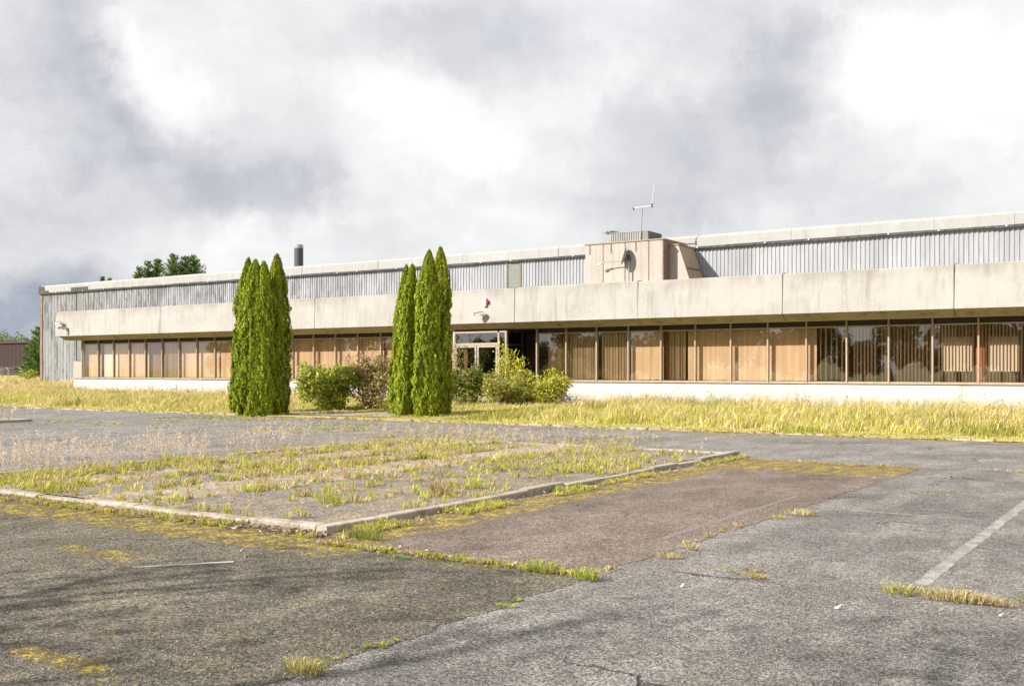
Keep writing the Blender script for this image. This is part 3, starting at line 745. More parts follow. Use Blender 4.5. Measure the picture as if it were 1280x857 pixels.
for s_ in range(seg): t2 = (s_ + 1) % seg; mb.f.append((rings * seg + s_, rings * seg + t2, (rings + 1) * seg + rings * seg + t2, (rings + 1) * seg + rings * seg + s_))
o = mb.build('dish', M['metal'], smooth=True); o.parent = ds
pp = Vector((.12, .08, 0))
o = MB().tube(tuple(pp), (pp.x, pp.y, ctr.z - .05), .035, k=8).box(pp.x - .2, pp.x + .2, pp.y - .2, pp.y + .2, 0, .03).build('pole', M['metal']); o.parent = ds
o = MB().tube((pp.x, pp.y, ctr.z - .1), tuple(ctr - ax3 * .02), .05, k=8).box(pp.x - .05, pp.x + .06, pp.y - .05, pp.y + .05, ctr.z - .22, ctr.z + .05).build('mount', M['darkmetal']); o.parent = ds
e0 = Vector((gx(749, dy_) - dx_, -.1, gz(749, 331, dy_) - 4.7)); e1 = Vector((gx(762, dy_) - dx_, -.1, gz(762, 327, dy_) - 4.7)); e2 = ctr + Vector((.02, 0, -.26))
o = MB().tube(tuple(e2), tuple(e1), .022, k=6).tube(tuple(e1), tuple(e0), .022, k=6).build('feed_arm', M['metal']); o.parent = ds
o = MB().tube(tuple(e0 + Vector((-.02, 0, -.02))), tuple(e0 + Vector((.17, 0, .03))), .05, .05, k=10).tube(tuple(e0 + Vector((.05, 0, .06))), tuple(e0 + Vector((.36, 0, .12))), .02, k=6).build('receiver', M['steel']); o.parent = ds
# alarm siren with red strobe, and the two cameras
sx = gx(607, FY)
al = empty('alarm_box', (sx, FY - .0, gz(607, 377, FY))); tag(al, 'small white alarm box with red beacon on the concrete fascia', 'alarm')
o = MB().prism([(-.09, -.2), (.07, -.2), (.09, .15), (-.06, .2), (-.09, .2)], 'y', -.1, -.0).build('case', M['white']); o.parent = al
o = MB().tube((.14, -.06, .06), (.14, -.06, -.08), .055, .045, k=14).build('beacon', M['red']); o.parent = al
o = MB().box(.06, .2, -.04, -.0, -.1, -.075).build('bracket', M['rust']); o.parent = al
def camera_unit(x, z, label, yaw, both=False):
    c = empty('security_camera', (x, FY, z)); tag(c, label, 'camera', None)
    o = MB().box(-.06, .06, -.02, 0, -.09, .09).tube((0, -.01, 0), (0, -.22, .02), .025, k=8).build('wall_bracket', M['metal']); o.parent = c
    h = MB(); h.prism([(-.07, -.055), (.07, -.055), (.07, .045), (.045, .065), (-.045, .065), (-.07, .045)], 'y', -.22, .18)
    o = h.build('housing', M['white']); o.parent = c; o.location = (0, -.26, .06); o.rotation_euler = (R(8), 0, yaw)
    l = MB().tube((0, -.222, 0), (0, -.26, 0), .045, k=12).build('lens', M['darkmetal']); l.parent = o
    s_ = MB().box(-.085, .085, -.28, .17, .068, .078).build('sun_shield', M['steel']); s_.parent = o
    return c
camera_unit(gx(604, FY), gz(604, 394, FY), 'small white security camera under the alarm box on the fascia', R(-60))
camera_unit(gx(78, FY), gz(78, 405, FY), 'upper of two security cameras at the far left end of the fascia', R(-70))
camera_unit(gx(83, FY), gz(83, 411, FY), 'lower of two security cameras at the far left end of the fascia', R(-30))

# ------------------------------------------------------------------ vegetation builders
def thuja(name, x, y, h, r, label, group, lean=(0, 0), seed=0, yellow=0.0, n_=21000):
    global rng
    rng = np.random.default_rng(100 + seed)
    z0 = float(terrain(x, y)); root = empty(name, (x, y, z0)); tag(root, label, 'conifer', group)
    o = MB().tube((0, 0, -.1), (lean[0] * .8, lean[1] * .8, h * .85), .09, .02, k=8).build('trunk', M['bark']); o.parent = root
    # profile: narrow base, fullest at a third, long taper, several blunt tips
    def prof(t_): return np.clip(.80 + 1.4 * t_, 0, 1) * np.clip((1 - t_) * 3.6, 0, 1) ** .56 * (1 - .24 * t_)
    def cloud(m_, inner, size):
        t_ = rng.beta(1.0, 1.05, m_); a = rng.uniform(0, 2 * math.pi, m_)
        lob = .68 + .38 * vnoise(a * 2.2 + 50, t_ * h / .8 + 20, 1.0, seed) + .42 * vnoise(a * 5.5 + 9, t_ * h / .20, 1.0, seed + 4)
        lob *= .95 + .12 * np.cos(3 * a + seed)
        rad = r * prof(t_) * lob * inner * (1 - rng.exponential(.07, m_).clip(0, .45))
        C = np.c_[rad * np.cos(a), rad * np.sin(a), t_ * h * (1 + .0 * a) + .02]
        C[:, 0] += lean[0] * t_ ** 1.3; C[:, 1] += lean[1] * t_ ** 1.3
        out = np.c_[np.cos(a), np.sin(a), np.zeros(m_)]
        gl = np.c_[-np.sin(a), np.cos(a), np.zeros(m_)] * (rng.normal(0, .35, (m_, 1)) + 0.35 * np.sin(a * 9 + 5 * vnoise(a, t_ * h, .5, seed))[:, None])
        o2 = unit(out + gl)
        A = unit(out * rng.uniform(-.1, .45, (m_, 1)) + np.array([0, 0, 1.0]) + rng.normal(0, .22, (m_, 3)))
        B = unit(np.cross(A, unit(o2 + rng.normal(0, .2, (m_, 3)))))
        L = rng.uniform(.55, 1.25, (m_, 1)) * size
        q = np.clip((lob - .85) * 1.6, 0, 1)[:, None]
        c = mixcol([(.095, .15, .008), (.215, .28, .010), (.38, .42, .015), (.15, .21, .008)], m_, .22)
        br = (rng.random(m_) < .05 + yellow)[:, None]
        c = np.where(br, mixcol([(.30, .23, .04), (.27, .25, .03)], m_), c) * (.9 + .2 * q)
        return leaf_arrays(C, A * L, B * L * .42, c)
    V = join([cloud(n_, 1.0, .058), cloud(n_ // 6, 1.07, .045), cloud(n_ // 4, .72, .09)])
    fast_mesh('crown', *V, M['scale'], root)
    return root
def ppos(px, py, z=.08): return gp(px, py, z)
T = [  # base px, base py, top py, radius, top-px offset
    (302, 514, 323, .40, .26, 'leftmost and slimmest conifer of the clump of four on the left'),
    (315, 517, 324, .50, .13, 'second conifer from the left in the clump of four, bright at the front'),
    (330, 517, 327, .46, .00, 'third conifer from the left in the clump of four, low notched tip'),
    (343, 516, 318, .50, .08, 'rightmost conifer of the clump of four, tallest with a yellowish tip'),
    (496, 517, 333, .32, .34, 'shorter slim conifer at the left of the pairs by the entrance'),
    (507, 518, 332, .36, .24, 'slim conifer second from left among those by the entrance'),
    (533, 519, 314, .45, .10, 'tall full conifer third from left among those by the entrance'),
    (548, 517, 311, .46, .08, 'tallest conifer by the entrance, rightmost with a yellowing tip')]
for k, (px, py, ty, r_, ln, lab) in enumerate(T):
    x, y = ppos(px, py); Z = -x * math.sin(YAW) * 1 + y * math.cos(YAW); Z = x * FW[0] + y * FW[1]
    h = (py - ty) / FPX * Z
    thuja('conifer', x, y, h, r_, lab, 'columnar conifers in front of the office block', (ln * RT[0], ln * RT[1]), k, .12 if k in (3, 7) else 0)

def shrub(name, x, y, w_, d_, h, cols, label, cat='shrub', n_=5000, ls=.06, stems=9, seed=0, open_=.0, lumps=9):
    global rng
    rng = np.random.default_rng(300 + seed)
    z0 = float(terrain(x, y)); root = empty(name, (x, y, z0)); tag(root, label, cat)
    mb = MB(); tips = []
    for i in range(stems):
        a = rng.uniform(0, 2 * math.pi); q = rng.uniform(.2, .95) ** .5
        tp = Vector((math.cos(a) * w_ * q * .5, math.sin(a) * d_ * q * .5, h * rng.uniform(.65, 1.0) * (1.05 - .4 * q * q))); md = Vector((tp.x * .35, tp.y * .35, tp.z * .55))
        mb.tube((tp.x * .08, tp.y * .08, -.02), tuple(md), .016, .011, k=5, cap=False).tube(tuple(md), tuple(tp), .011, .004, k=5, cap=False); tips.append((md, tp))
    o = mb.build('stems', M['bark']); o.parent = root
    cs = []; rs = []
    for md, tp in tips:
        for f_ in (.3, .65, 1.0): p = md.lerp(tp, f_); cs.append(p); rs.append(h * (.17 if f_ < 1 else .11) * (1 - open_ * .5))
    for i in range(lumps):
        a = rng.uniform(0, 2 * math.pi); q = rng.uniform(0, .8) ** .5
        cs.append(Vector((math.cos(a) * w_ * q * .42, math.sin(a) * d_ * q * .42, h * rng.uniform(.08, .58)))); rs.append(h * .21)
    cs = np.array([tuple(c) for c in cs]); rs = np.array(rs); rs = rs * rng.uniform(.6, 1.25, len(rs)); k = rng.choice(len(cs), n_, p=rs ** 2 / (rs ** 2).sum())
    dv = unit(rng.normal(0, 1, (n_, 3))); C = cs[k] + dv * (rs[k] * (.35 + .8 * rng.random(n_) + rng.exponential(.12, n_)))[:, None]; C[:, 2] = np.abs(C[:, 2])
    A = unit(dv + rng.normal(0, .7, (n_, 3)) + np.array([0, 0, .3])); B = unit(np.cross(A, rng.normal(0, 1, (n_, 3))))
    L = rng.uniform(.5, 1.2, (n_, 1)) * ls
    fast_mesh('foliage', *leaf_arrays(C, A * L, B * L * .55, mixcol(cols, n_, .25)), M['veg'], root)
    return root
GRN = [(.20, .25, .035), (.34, .38, .05), (.50, .50, .09)]
YEL = [(.52, .50, .06), (.60, .54, .09), (.38, .41, .05)]
x, y = ppos(402, 512); shrub('shrub', x - .25, y + .5, 3.0, 1.6, 2.1, GRN + [(.27, .30, .06)], 'glossy green broadleaf shrub beside the left conifer clump', n_=8500, ls=.085, seed=1, lumps=16)
x, y = ppos(452, 512); shrub('rose_bush', x, y + .7, 2.9, 1.5, 2.1, [(.30, .25, .09), (.36, .22, .13), (.22, .24, .05), (.46, .38, .16)], 'straggly reddish brown rose bush between the two conifer clumps', 'bush', n_=6500, ls=.06, seed=2, stems=16, open_=.5)
x, y = ppos(425, 511); shrub('bramble', x, y + 1.6, 3.4, .9, 2.7, [(.36, .24, .14), (.30, .17, .10), (.4, .33, .15)], 'thin autumn coloured brambles reaching up against the windows', 'bush', n_=2200, ls=.05, seed=12, stems=22, open_=.6, lumps=0)
y = 35.2; x = gx(583, y); shrub('shrub', x, y, 2.0, 1.5, 1.95, [(.10, .14, .03), (.15, .20, .035), (.22, .25, .045), (.32, .28, .07)], 'dark green shrub just right of the conifers by the entrance', n_=8000, ls=.065, seed=3, lumps=14)
y = 36.4; x = gx(637, y); shrub('sapling', x, y, 1.3, 1.0, 2.9, YEL, 'tall yellow green sapling in front of the entrance screen', 'sapling', n_=1500, ls=.055, seed=4, stems=9, open_=.6, lumps=0)
y = 35.0; x = gx(625, y); shrub('shrub', x, y, 2.4, 1.4, 1.45, [(.30, .33, .055), (.42, .40, .08), (.22, .26, .04), (.48, .40, .16)], 'olive green low shrub below the tall sapling', n_=7500, ls=.06, seed=5, lumps=14)
y = 36.3; x = gx(674, y); shrub('shrub', x, y, 3.2, 1.4, 1.6, YEL + [(.14, .18, .03)], 'bright yellow green shrub against the right end of the porch', n_=7500, ls=.065, seed=6, lumps=14)
x = gx(570, 37.4); shrub('sapling', x, 37.2, 1.1, .8, 3.3, [(.28, .24, .06), (.22, .22, .04)], 'thin yellowing sapling in front of the glass entrance door', 'sapling', n_=700, ls=.05, seed=7, stems=7, open_=.6, lumps=0)
# tuft growing on the ventilator
P = np.c_[rng.normal(0, .16, 160), rng.normal(0, .1, 160), np.zeros(160)]
tv = fast_mesh('roof_weed', *blade_arrays(P, rng.uniform(.05, .2, 160), np.full(160, .035), rng.normal(0, .8, (160, 2)), mixcol([(.12, .2, .02), (.2, .27, .03)], 160)), M['veg'])
tv.location = (gx(765, B0 + .7), B0 + .7, bt + .495); tag(tv, 'small green weed growing on top of the louvred ventilator', 'weed')

# ---- grass: long verge (nobody could count it)
rng = np.random.default_rng(11)
PALE = [(.62, .50, .27), (.70, .59, .36), (.55, .45, .19)]; LIME = [(.40, .41, .06), (.48, .47, .09), (.29, .34, .05)]; YEG = [(.56, .50, .12), (.52, .49, .12)]
PALE, LIME, YEG = np.array(PALE) * 1.08, np.array(LIME) * 1.12, np.array(YEG) * 1.12
def grass_cols(X, Y, straw):
    n_ = len(X); f = np.clip(straw, 0, 1)
    a = PALE[rng.integers(0, 3, n_)]; b = LIME[rng.integers(0, 3, n_)]; c = YEG[rng.integers(0, 2, n_)]
    u = rng.random(n_); out = np.where((u < f)[:, None], a, np.where((rng.random(n_) < .5)[:, None], b, c))
    return out * rng.uniform(.75, 1.2, (n_, 1))
def verge(n_, x0, x1, y0, y1, wmul=1.0):
    X = rng.uniform(x0, x1, n_); Y = y0 + (y1 - y0) * rng.random(n_) ** 1.15
    cl = vnoise(X, Y, .45, 21); big = .5 * vnoise(X, Y, 2.6, 22) + .5 * vnoise(X, Y, 6.5, 28); edge = .9 * vnoise(X, Y * 0, 1.3, 29) + .5 * vnoise(X, Y * 0, .4, 26); fine = vnoise(X, Y, .2, 23)
    keep = rng.random(n_) < np.clip(.35 + 1.2 * (cl - .25), .25, 1)
    tall = sm(Y, EDGE_Y + edge - .3, EDGE_Y + edge + 1.5) * .85 + .15
    # low trodden ground in front of the conifers and by the path
    mx_ = sm(X, -32.5, -30.0) * (1 - sm(X, -20.5, -18.8)) * (1 - sm(Y, 30, 33) * .3)
    tall = tall * (1 - .80 * mx_)
    path = (X > -29.0) & (X < -23.0) & (Y > 26.2) & (Y < 29)
    keep &= ~(path & (rng.random(n_) < .85))
    X, Y, cl, big, fine, tall = [q[keep] for q in (X, Y, cl, big, fine, tall)]; n2 = len(X)
    hr = rng.random(n2); H = .74 * tall * (.02 + .34 * cl + .30 * big + .26 * sm(vnoise(X, Y, .9, 36), .3, .8)) * (.35 + 1.05 * hr)
    wl = vnoise(X, Y, .9, 27) - .5
    lean = np.c_[rng.normal(.45, .42, n2) + wl * 1.0, rng.normal(-.1, .42, n2) + wl * .5]
    left = sm(-X, 56, 64)
    grn = sm(vnoise(X, Y, 1.7, 33), .55, .8); straw = .10 - .5 * grn + .9 * (big - .4) + .5 * (fine - .5) + .25 * left + .3 * sm(Y, 31, 37) + .45 * hr
    return blade_arrays(np.c_[X, Y, terrain(X, Y) - .01], H, wmul * rng.uniform(.012, .030, n2), lean, grass_cols(X, Y, straw) * (1 - .25 * grn)[:, None])
a1 = verge(150000, -30, 8, EDGE_Y, 38.6); a2 = verge(130000, -72, -30, EDGE_Y, 38.6, 1.3); a3 = verge(60000, -110, -58, 38, 62, 1.9); a4 = verge(26000, -110, -72, EDGE_Y, 38, 1.6); a5 = verge(20000, 8, 30, EDGE_Y, 38, 1.4)
tag(fast_mesh('verge_grass', *join([a1, a2, a3, a4, a5]), M['veg']), 'long yellow green and straw coloured grass along the front of the building', 'grass', kind='stuff')
# upright seed stalks standing above it
def stalks(X, Y, Z, H, cols, w_=.006, head=.09, nleaf=10, spread=.3, hl=.02):
    n_ = len(X); lean = np.c_[rng.normal(.12, .16, n_), rng.normal(0, .14, n_)]
    s_ = blade_arrays(np.c_[X, Y, Z], H, np.full(n_, w_), lean, mixcol(cols, n_))
    t_ = rng.uniform(1 - spread, 1.0, (n_, nleaf)); L2 = np.clip(1 - .35 * (lean ** 2).sum(1), .25, 1)
    px_ = X[:, None] + lean[:, :1] * H[:, None] * t_ ** 2; py_ = Y[:, None] + lean[:, 1:] * H[:, None] * t_ ** 2; pz_ = Z[:, None] + H[:, None] * L2[:, None] * t_
    C = np.stack([px_, py_, pz_], 2).reshape(-1, 3) + rng.normal(0, head * .22, (n_ * nleaf, 3))
    A = unit(rng.normal(0, .5, C.shape) + np.array([0, 0, 1])); B = unit(np.cross(A, rng.normal(0, 1, C.shape)))
    l = rng.uniform(.6, 1.3, (len(C), 1)) * hl
    return join([s_, leaf_arrays(C, A * l, B * l * .4, np.repeat(mixcol(cols, n_), nleaf, 0))])
nn = 900; X = rng.uniform(-72, 8, nn); Y = rng.uniform(27.5, 38.3, nn); kp = ~((X > -31) & (X < -19)); X, Y = X[kp], Y[kp]
tag(fast_mesh('seed_stalks', *stalks(X, Y, terrain(X, Y), rng.uniform(.45, .75, len(X)), [(.40, .30, .16), (.5, .4, .24), (.3, .2, .1)], .012, .12, 6, .35, .035), M['veg']), 'dry brown seed stalks rising out of the long verge grass', 'seed stalks', kind='stuff')

# ---- weeds on the kerbed island, along kerbs and seams
def tufts(P, S, cols_fn, nb=16, w_=.008):
    X = np.repeat(P[:, 0], nb); Y = np.repeat(P[:, 1], nb); Z = np.repeat(P[:, 2], nb); s_ = np.repeat(S, nb); n_ = len(X)
    a = rng.uniform(0, 2 * math.pi, n_); q = np.abs(rng.normal(0, .45, n_)); X = X + np.cos(a) * q * s_; Y = Y + np.sin(a) * q * s_
    H = s_ * rng.uniform(.5, 1.5, n_); lean = np.c_[np.cos(a), np.sin(a)] * (.25 + q[:, None] * .9) + rng.normal(0, .2, (n_, 2)) + np.array([.15, 0])
    c = cols_fn(len(P)); c = np.repeat(c, nb, 0) * rng.uniform(.7, 1.25, (n_, 1))
    return blade_arrays(np.c_[X, Y, Z], H, w_ * rng.uniform(.7, 1.5, n_), lean, c)
def wc(straw=.3): return lambda n_: np.where((rng.random(n_) < straw)[:, None], mixcol([(.50, .40, .20), (.60, .49, .30), (.44, .31, .16)], n_), mixcol([(.42, .44, .06), (.54, .51, .09), (.30, .35, .045), (.58, .53, .13)], n_))
N = 21000; X = rng.uniform(IX0 + .15, IX1 - .15, N); Y = rng.uniform(IY0 + .15, IY1 - .15, N)
rows = np.array([-13.9, -12.55, -11.45, -10.1, -9.1, -8.1]); dr = np.abs(X[:, None] - rows - .1 * np.sin(Y[:, None] * .7 + rows)).min(1)
dens = .12 + .9 * np.exp(-(dr / .13) ** 2) * (.3 + .9 * vnoise(X, Y, 1.3, 30)) + .75 * sm(vnoise(X, Y, 1.6, 31), .5, .75)
dens *= .55 + .8 * sm(-X, 9, 12.5) * (1 - .4 * sm(Y, 12, 16)) ; dens += .4 * np.exp(-((Y - IY0) / .5) ** 2) * sm(-X, 8, 10)
pale = ((X > -11.35) & (X < -10.25)) | ((X > -13.45) & (X < -12.65)); dens = np.where(pale, dens * .35, dens)
dens *= .25 + 1.0 * sm(vnoise(X, Y, .55, 37), .25, .7); dens *= 1 - .6 * sm(X, -10.2, -8.8) * (1 - sm(Y, 11.5, 13)); kp = rng.random(N) < dens * .8; X, Y = X[kp], Y[kp]
PI_ = np.c_[X, Y, np.full(len(X), .058)]
t1 = tufts(PI_, rng.uniform(.025, .09, len(X)) * (1 + .9 * (rng.random(len(X)) < .14)), wc(.40), 13, .011)
ns = 800; X = rng.uniform(IX0 + .2, IX1 - .2, ns); Y = rng.uniform(IY0 + .3, IY1 - .2, ns); kp = rng.random(ns) < .25 + .75 * sm(vnoise(X, Y, 1.4, 40) + .25 * sm(-X, 9.5, 14), .5, .8); X, Y = X[kp], Y[kp]
t2 = stalks(X, Y, np.full(len(X), .058), rng.uniform(.10, .34, len(X)), [(.52, .41, .28), (.6, .5, .37), (.42, .29, .19)], .003, .07, 18, .6, .014)
tag(fast_mesh('island_weeds', *join([t1, t2]), M['veg']), 'yellow green weeds and dry seed heads growing over the kerbed island', 'weeds', kind='stuff')
# feathery pale seed heads at the left end, along the back of the island
cx_ = rng.choice([0, 1, 2, 3, 4, 5], 330, p=[.22, .2, .22, .08, .16, .12]); cc = [gp(120, 585), gp(20, 590), gp(222, 572), gp(300, 567), gp(345, 556), gp(60, 588)]
X = np.array([cc[k][0] for k in cx_]) + rng.normal(0, .42, 330); Y = np.array([cc[k][1] for k in cx_]) + rng.normal(0, .4, 330)
X2 = rng.normal(-32, 1.2, 90); Y2 = rng.normal(17.9, .6, 90)
X3 = -14 + rng.normal(0, 2.4, 230); Y3 = 18.7 + np.abs(rng.normal(0, 1.4, 230))
t3 = stalks(X, Y, np.full(330, .01), rng.uniform(.25, .66, 330), [(.62, .50, .40), (.54, .42, .32), (.68, .58, .47)], .003, .11, 30, .6, .016)
t4 = stalks(X2, Y2, np.full(90, .08), rng.uniform(.3, .6, 90), [(.6, .5, .42), (.5, .4, .3)], .012, .12, 12, .5, .03)
t5 = stalks(X3, Y3, np.full(230, .0), rng.uniform(.12, .36, 230), [(.6, .5, .36), (.54, .44, .26)], .004, .09, 22, .6, .018)
tag(fast_mesh('dry_seed_heads', *join([t3, t4, t5]), M['veg']), 'pale feathery seed heads of dead weeds along the island edges', 'weeds', kind='stuff')
# strips: outside of both kerbs, seams, road patches
def strip(n_, x0, x1, y0, y1, s0_, s1_, straw, nb=12, thr=.0, nz=.5, w_=.008, z=.008, seed=50):
    X = rng.uniform(x0, x1, n_); Y = rng.uniform(y0, y1, n_); kp = vnoise(X, Y, nz, seed) > thr; X, Y = X[kp], Y[kp]
    return tufts(np.c_[X, Y, np.full(len(X), z)], rng.uniform(s0_, s1_, len(X)), wc(straw), nb, w_)
S = [strip(1500, -14.7, -7.0, 7.15, 7.7, .015, .065, .4, thr=.33), strip(800, -7.08, -6.75, 7.3, 12.5, .02, .075, .3, thr=.42), strip(420,  -7.08, -6.85, 12.5, 18.4, .02, .06, .35, thr=.45),
     strip(190, -6.7, -4.0, 6.96, 7.06, .015, .05, .2, thr=.3), strip(60, -3.98, -3.86, 7.2, 17.5, .012, .04, .6, thr=.62, nz=1.0), strip(50, -4.0, -3.9, 4.0, 7.0, .01, .03, .3, thr=.6),
     strip(110, -3.6, 6, 7.75, 8.0, .012, .03, .6, thr=.45), strip(160, -7, 8, 17.85, 18.0, .02, .045, .6, thr=.45), strip(90, -3.4, 6, 14.1, 14.2, .01, .02, .5, thr=.6),
     strip(800, -30, -9.0, 18.7, 22.8, .03, .07, .35, thr=.62, nz=1.6, w_=.014), strip(160, -31, -24, 16.5, 22, .03, .06, .2, thr=.66, nz=1.2, w_=.014), strip(300, -29, -22, 22.5, 25.3, .03, .06, .3, thr=.6, nz=1.5, w_=.016),
     strip(1500, -100, 8, 25.2, 25.7, .03, .08, .35, thr=.25, w_=.016, z=.02), strip(500, -29, -20, 26.2, 29.5, .03, .06, .4, thr=.3, w_=.014, z=.06)]
tag(fast_mesh('crack_weeds', *join(S), M['veg']), 'low weeds rooted along the kerbs and joints of the asphalt', 'weeds', kind='stuff')
# path paving in front of the shrubs
o = grid('path', np.linspace(-29.0, -22.6, 12), np.linspace(26.3, 28.6, 5), lambda X, Y: terrain(X, Y) + .02, M['path']); o['kind'] = 'structure'
# fallen leaves against the kerb
nl = 4000; X = np.r_[rng.uniform(-14.7, -7.0, 3400), -7.05 + np.abs(rng.normal(0, .16, 350)), rng.uniform(-6.8, -4, 250)]; Y = np.r_[7.44 - np.abs(rng.normal(0, .13, 3400)), rng.uniform(7.3, 18, 350), rng.normal(7.05, .08, 250)]
A = unit(np.c_[rng.normal(0, 1, (nl, 2)), rng.normal(0, .25, nl)]); B = unit(np.cross(A, np.array([0, 0, 1.0]) + rng.normal(0, .35, (nl, 3)))); l = rng.uniform(.010, .032, (nl, 1))
tag(fast_mesh('fallen_leaves', *leaf_arrays(np.c_[X, Y, np.full(nl, .02) + rng.uniform(0, .015, nl)], A * l, B * l * .6, mixcol([(.38, .29, .20), (.24, .17, .11), (.55, .47, .36), (.16, .12, .08)], nl)), M['veg']),
    'curled brown dead leaves drifted against the kerbs', 'leaves', kind='stuff')
# ---- the tufts one can point at
def big_tuft(px, py, s_, label, cols, nb=170, z=.01, flat=1.0, name='grass_tuft', seed=0, sx_=1.0, sy_=1.0):
    global rng
    rng = np.random.default_rng(700 + seed)
    x, y = gp(px, py, z); a = rng.uniform(0, 2 * math.pi, nb); q = rng.random(nb) ** .6
    P = np.c_[np.cos(a) * q * s_ * .8 * sx_, np.sin(a) * q * s_ * .55 * sy_, np.zeros(nb)]
    lean = np.c_[np.cos(a), np.sin(a)] * (q[:, None] * .9) + rng.normal(0, .42, (nb, 2)) + np.array([.12, 0])
    o = fast_mesh(name, *blade_arrays(P, s_ * flat * rng.uniform(.5, 1.15, nb), rng.uniform(.004, .009, nb), lean, mixcol(cols, nb, .25)), M['veg'])
    o.location = (x, y, z); tag(o, label, 'grass tuft', 'grass tufts growing out of the asphalt'); return o
LM = [(.40, .44, .06), (.30, .36, .04), (.48, .50, .10), (.52, .46, .19)]; ST = [(.54, .42, .22), (.62, .5, .28), (.46, .33, .17), (.42, .4, .12)]
big_tuft(733, 723, .115, 'round bright green grass tuft at the corner where three asphalt surfaces meet', LM, seed=1)
big_tuft(679, 714, .12, 'bright green grass tuft just left of the one at the asphalt corner', LM, seed=2)
big_tuft(655, 712, .08, 'low green tuft leftmost in the row along the brown asphalt edge', LM, seed=3, nb=90)
big_tuft(382, 838, .13, 'straw and green tuft at the bottom edge of the picture', ST[:3] + LM[:2], seed=4, nb=260, flat=.55, sx_=1.2)
big_tuft(1128, 741, .10, 'short green tuft at the near end of the white parking line', ST[:2] + LM[:3], seed=5, nb=120, sx_=1.6)
big_tuft(1190, 750, .13, 'wide dry straw tuft just right of the white parking line', ST, seed=6, nb=300, flat=.75, sx_=2.2, sy_=.6)
big_tuft(1240, 755, .11, 'dry straw tuft nearest the right edge of the picture', ST, seed=7, nb=180, flat=.6, sx_=1.6, sy_=.6)
big_tuft(836, 696, .11, 'flattened straw tuft on the seam between brown and grey asphalt', ST, seed=8, nb=120, flat=.45, sx_=1.3)
big_tuft(865, 686, .07, 'tiny upright straw tuft behind the flattened one on the seam', ST, seed=9, nb=60)
big_tuft(1000, 643, .16, 'yellow straw tuft farthest back along the brown asphalt seam', ST[:2] + LM[:1], seed=10, nb=150, flat=.5, sx_=1.3)
big_tuft(972, 647, .10, 'small green tuft beside the farthest straw tuft on the seam', LM + ST[:1], seed=11, nb=80, flat=.5)
big_tuft(947, 722, .09, 'small flat tuft with red brown base on the grey asphalt', ST[:1] + LM[:2] + [(.4, .2, .1)], seed=12, nb=90, flat=.5, sx_=1.2)
big_tuft(632, 757, .08, 'flat lime coloured patch of grass on the near asphalt seam', LM, seed=13, nb=110, flat=.25, sx_=1.2)
big_tuft(500, 697, .09, 'low bluish green weed left of the tufts on the brown asphalt edge', [(.18, .26, .10), (.24, .32, .13)], seed=14, nb=120, flat=.4, sx_=1.7)
big_tuft(412, 628, .20, 'lime green grass clump on the front part of the kerbed island', LM, seed=15, z=.06, nb=150)
big_tuft(549, 617, .24, 'brown dried clump standing on the middle of the kerbed island', [(.42, .29, .16), (.5, .38, .24), (.36, .23, .12)], seed=16, z=.06, nb=160, sx_=.7)
big_tuft(596, 610, .2, 'light green clump to the right of the brown dried clump', LM, seed=17, z=.06, nb=110, flat=.8)
big_tuft(455, 672, .17, 'leafy green weed clump against the kerb at the island corner', [(.2, .24, .04), (.27, .3, .06), (.33, .32, .09)], seed=18, nb=220, flat=.7, sx_=1.5)
# loose grit worn out of the surfacing (nobody could count it)
rng = np.random.default_rng(77)
ng = 60000; zc = 4.2 + 9.5 * rng.random(ng) ** 1.5; uc = rng.uniform(-.56, .56, ng) * zc
X = zc * FW[0] + uc * RT[0]; Y = zc * FW[1] + uc * RT[1]
ok_ = (Y < 7.15) | (X > -6.9); ok_ &= rng.random(ng) < np.where((X < -3.9) & (Y < 7.1), 1.0, .45) * (.35 + .9 * vnoise(X, Y, .6, 61)); X, Y = X[ok_], Y[ok_]; ng = len(X)
r_ = rng.uniform(.0022, .0062, ng); a = rng.uniform(0, 2 * math.pi, ng); V = []
for k in range(3): V.append(np.c_[X + r_ * np.cos(a + 2.1 * k), Y + r_ * np.sin(a + 2.1 * k), np.full(ng, .004)])
V.append(np.c_[X + rng.normal(0, .0012, ng), Y + rng.normal(0, .0012, ng), .006 + r_ * 1.1])
V = np.stack(V, 1).reshape(-1, 3); L = (np.arange(ng)[:, None] * 4 + np.array([0, 1, 3, 1, 2, 3, 2, 0, 3])).ravel()
gc = np.repeat(mixcol([(.13, .115, .095), (.24, .215, .18), (.36, .33, .28), (.08, .07, .06)], ng, .2), 3, 0)
tag(fast_mesh('loose_grit', V, L, np.full(ng * 3, 3), gc, M['scale']), 'loose grit and stone chips on the worn asphalt in the foreground', 'grit', kind='stuff')
# litter
def litter(px, py, w_, d_, ang, label, m, name='litter'):
    x, y = gp(px, py); mb = MB(); k = 7; pts = []
    for i in range(k): a = 2 * math.pi * i / k; rr = .7 + .25 * math.sin(i * 2.7); pts.append((math.cos(a) * w_ * rr, math.sin(a) * d_ * rr))
    mb.prism(pts, 'z', .0, .012); mb.v = [(a, b, c + .01 * math.sin(a * 60)) for a, b, c in mb.v]
    o = mb.build(name, m); o.location = (x, y, .012); o.rotation_euler = (0, 0, ang); return tag(o, label, 'litter')
litter(1049, 761, .035, .018, .4, 'white paper scrap on the grey asphalt nearest the camera', M['white'])
litter(853, 734, .024, .012, 1.2, 'white scrap lying below the flattened straw tuft', M['white'])
litter(1252, 771, .018, .012, .1, 'small white scrap near the lower right corner', M['white'])
litter(308, 697, .03, .02, .4, 'pale stone chip beyond the thin white stick', M['kerb'], 'stone')
litter(303, 689, .022, .018, .9, 'paler stone chip nearer the kerb', M['kerb'], 'stone')
p0, p1, p2 = gp(165, 711), gp(252, 706), gp(292, 704)
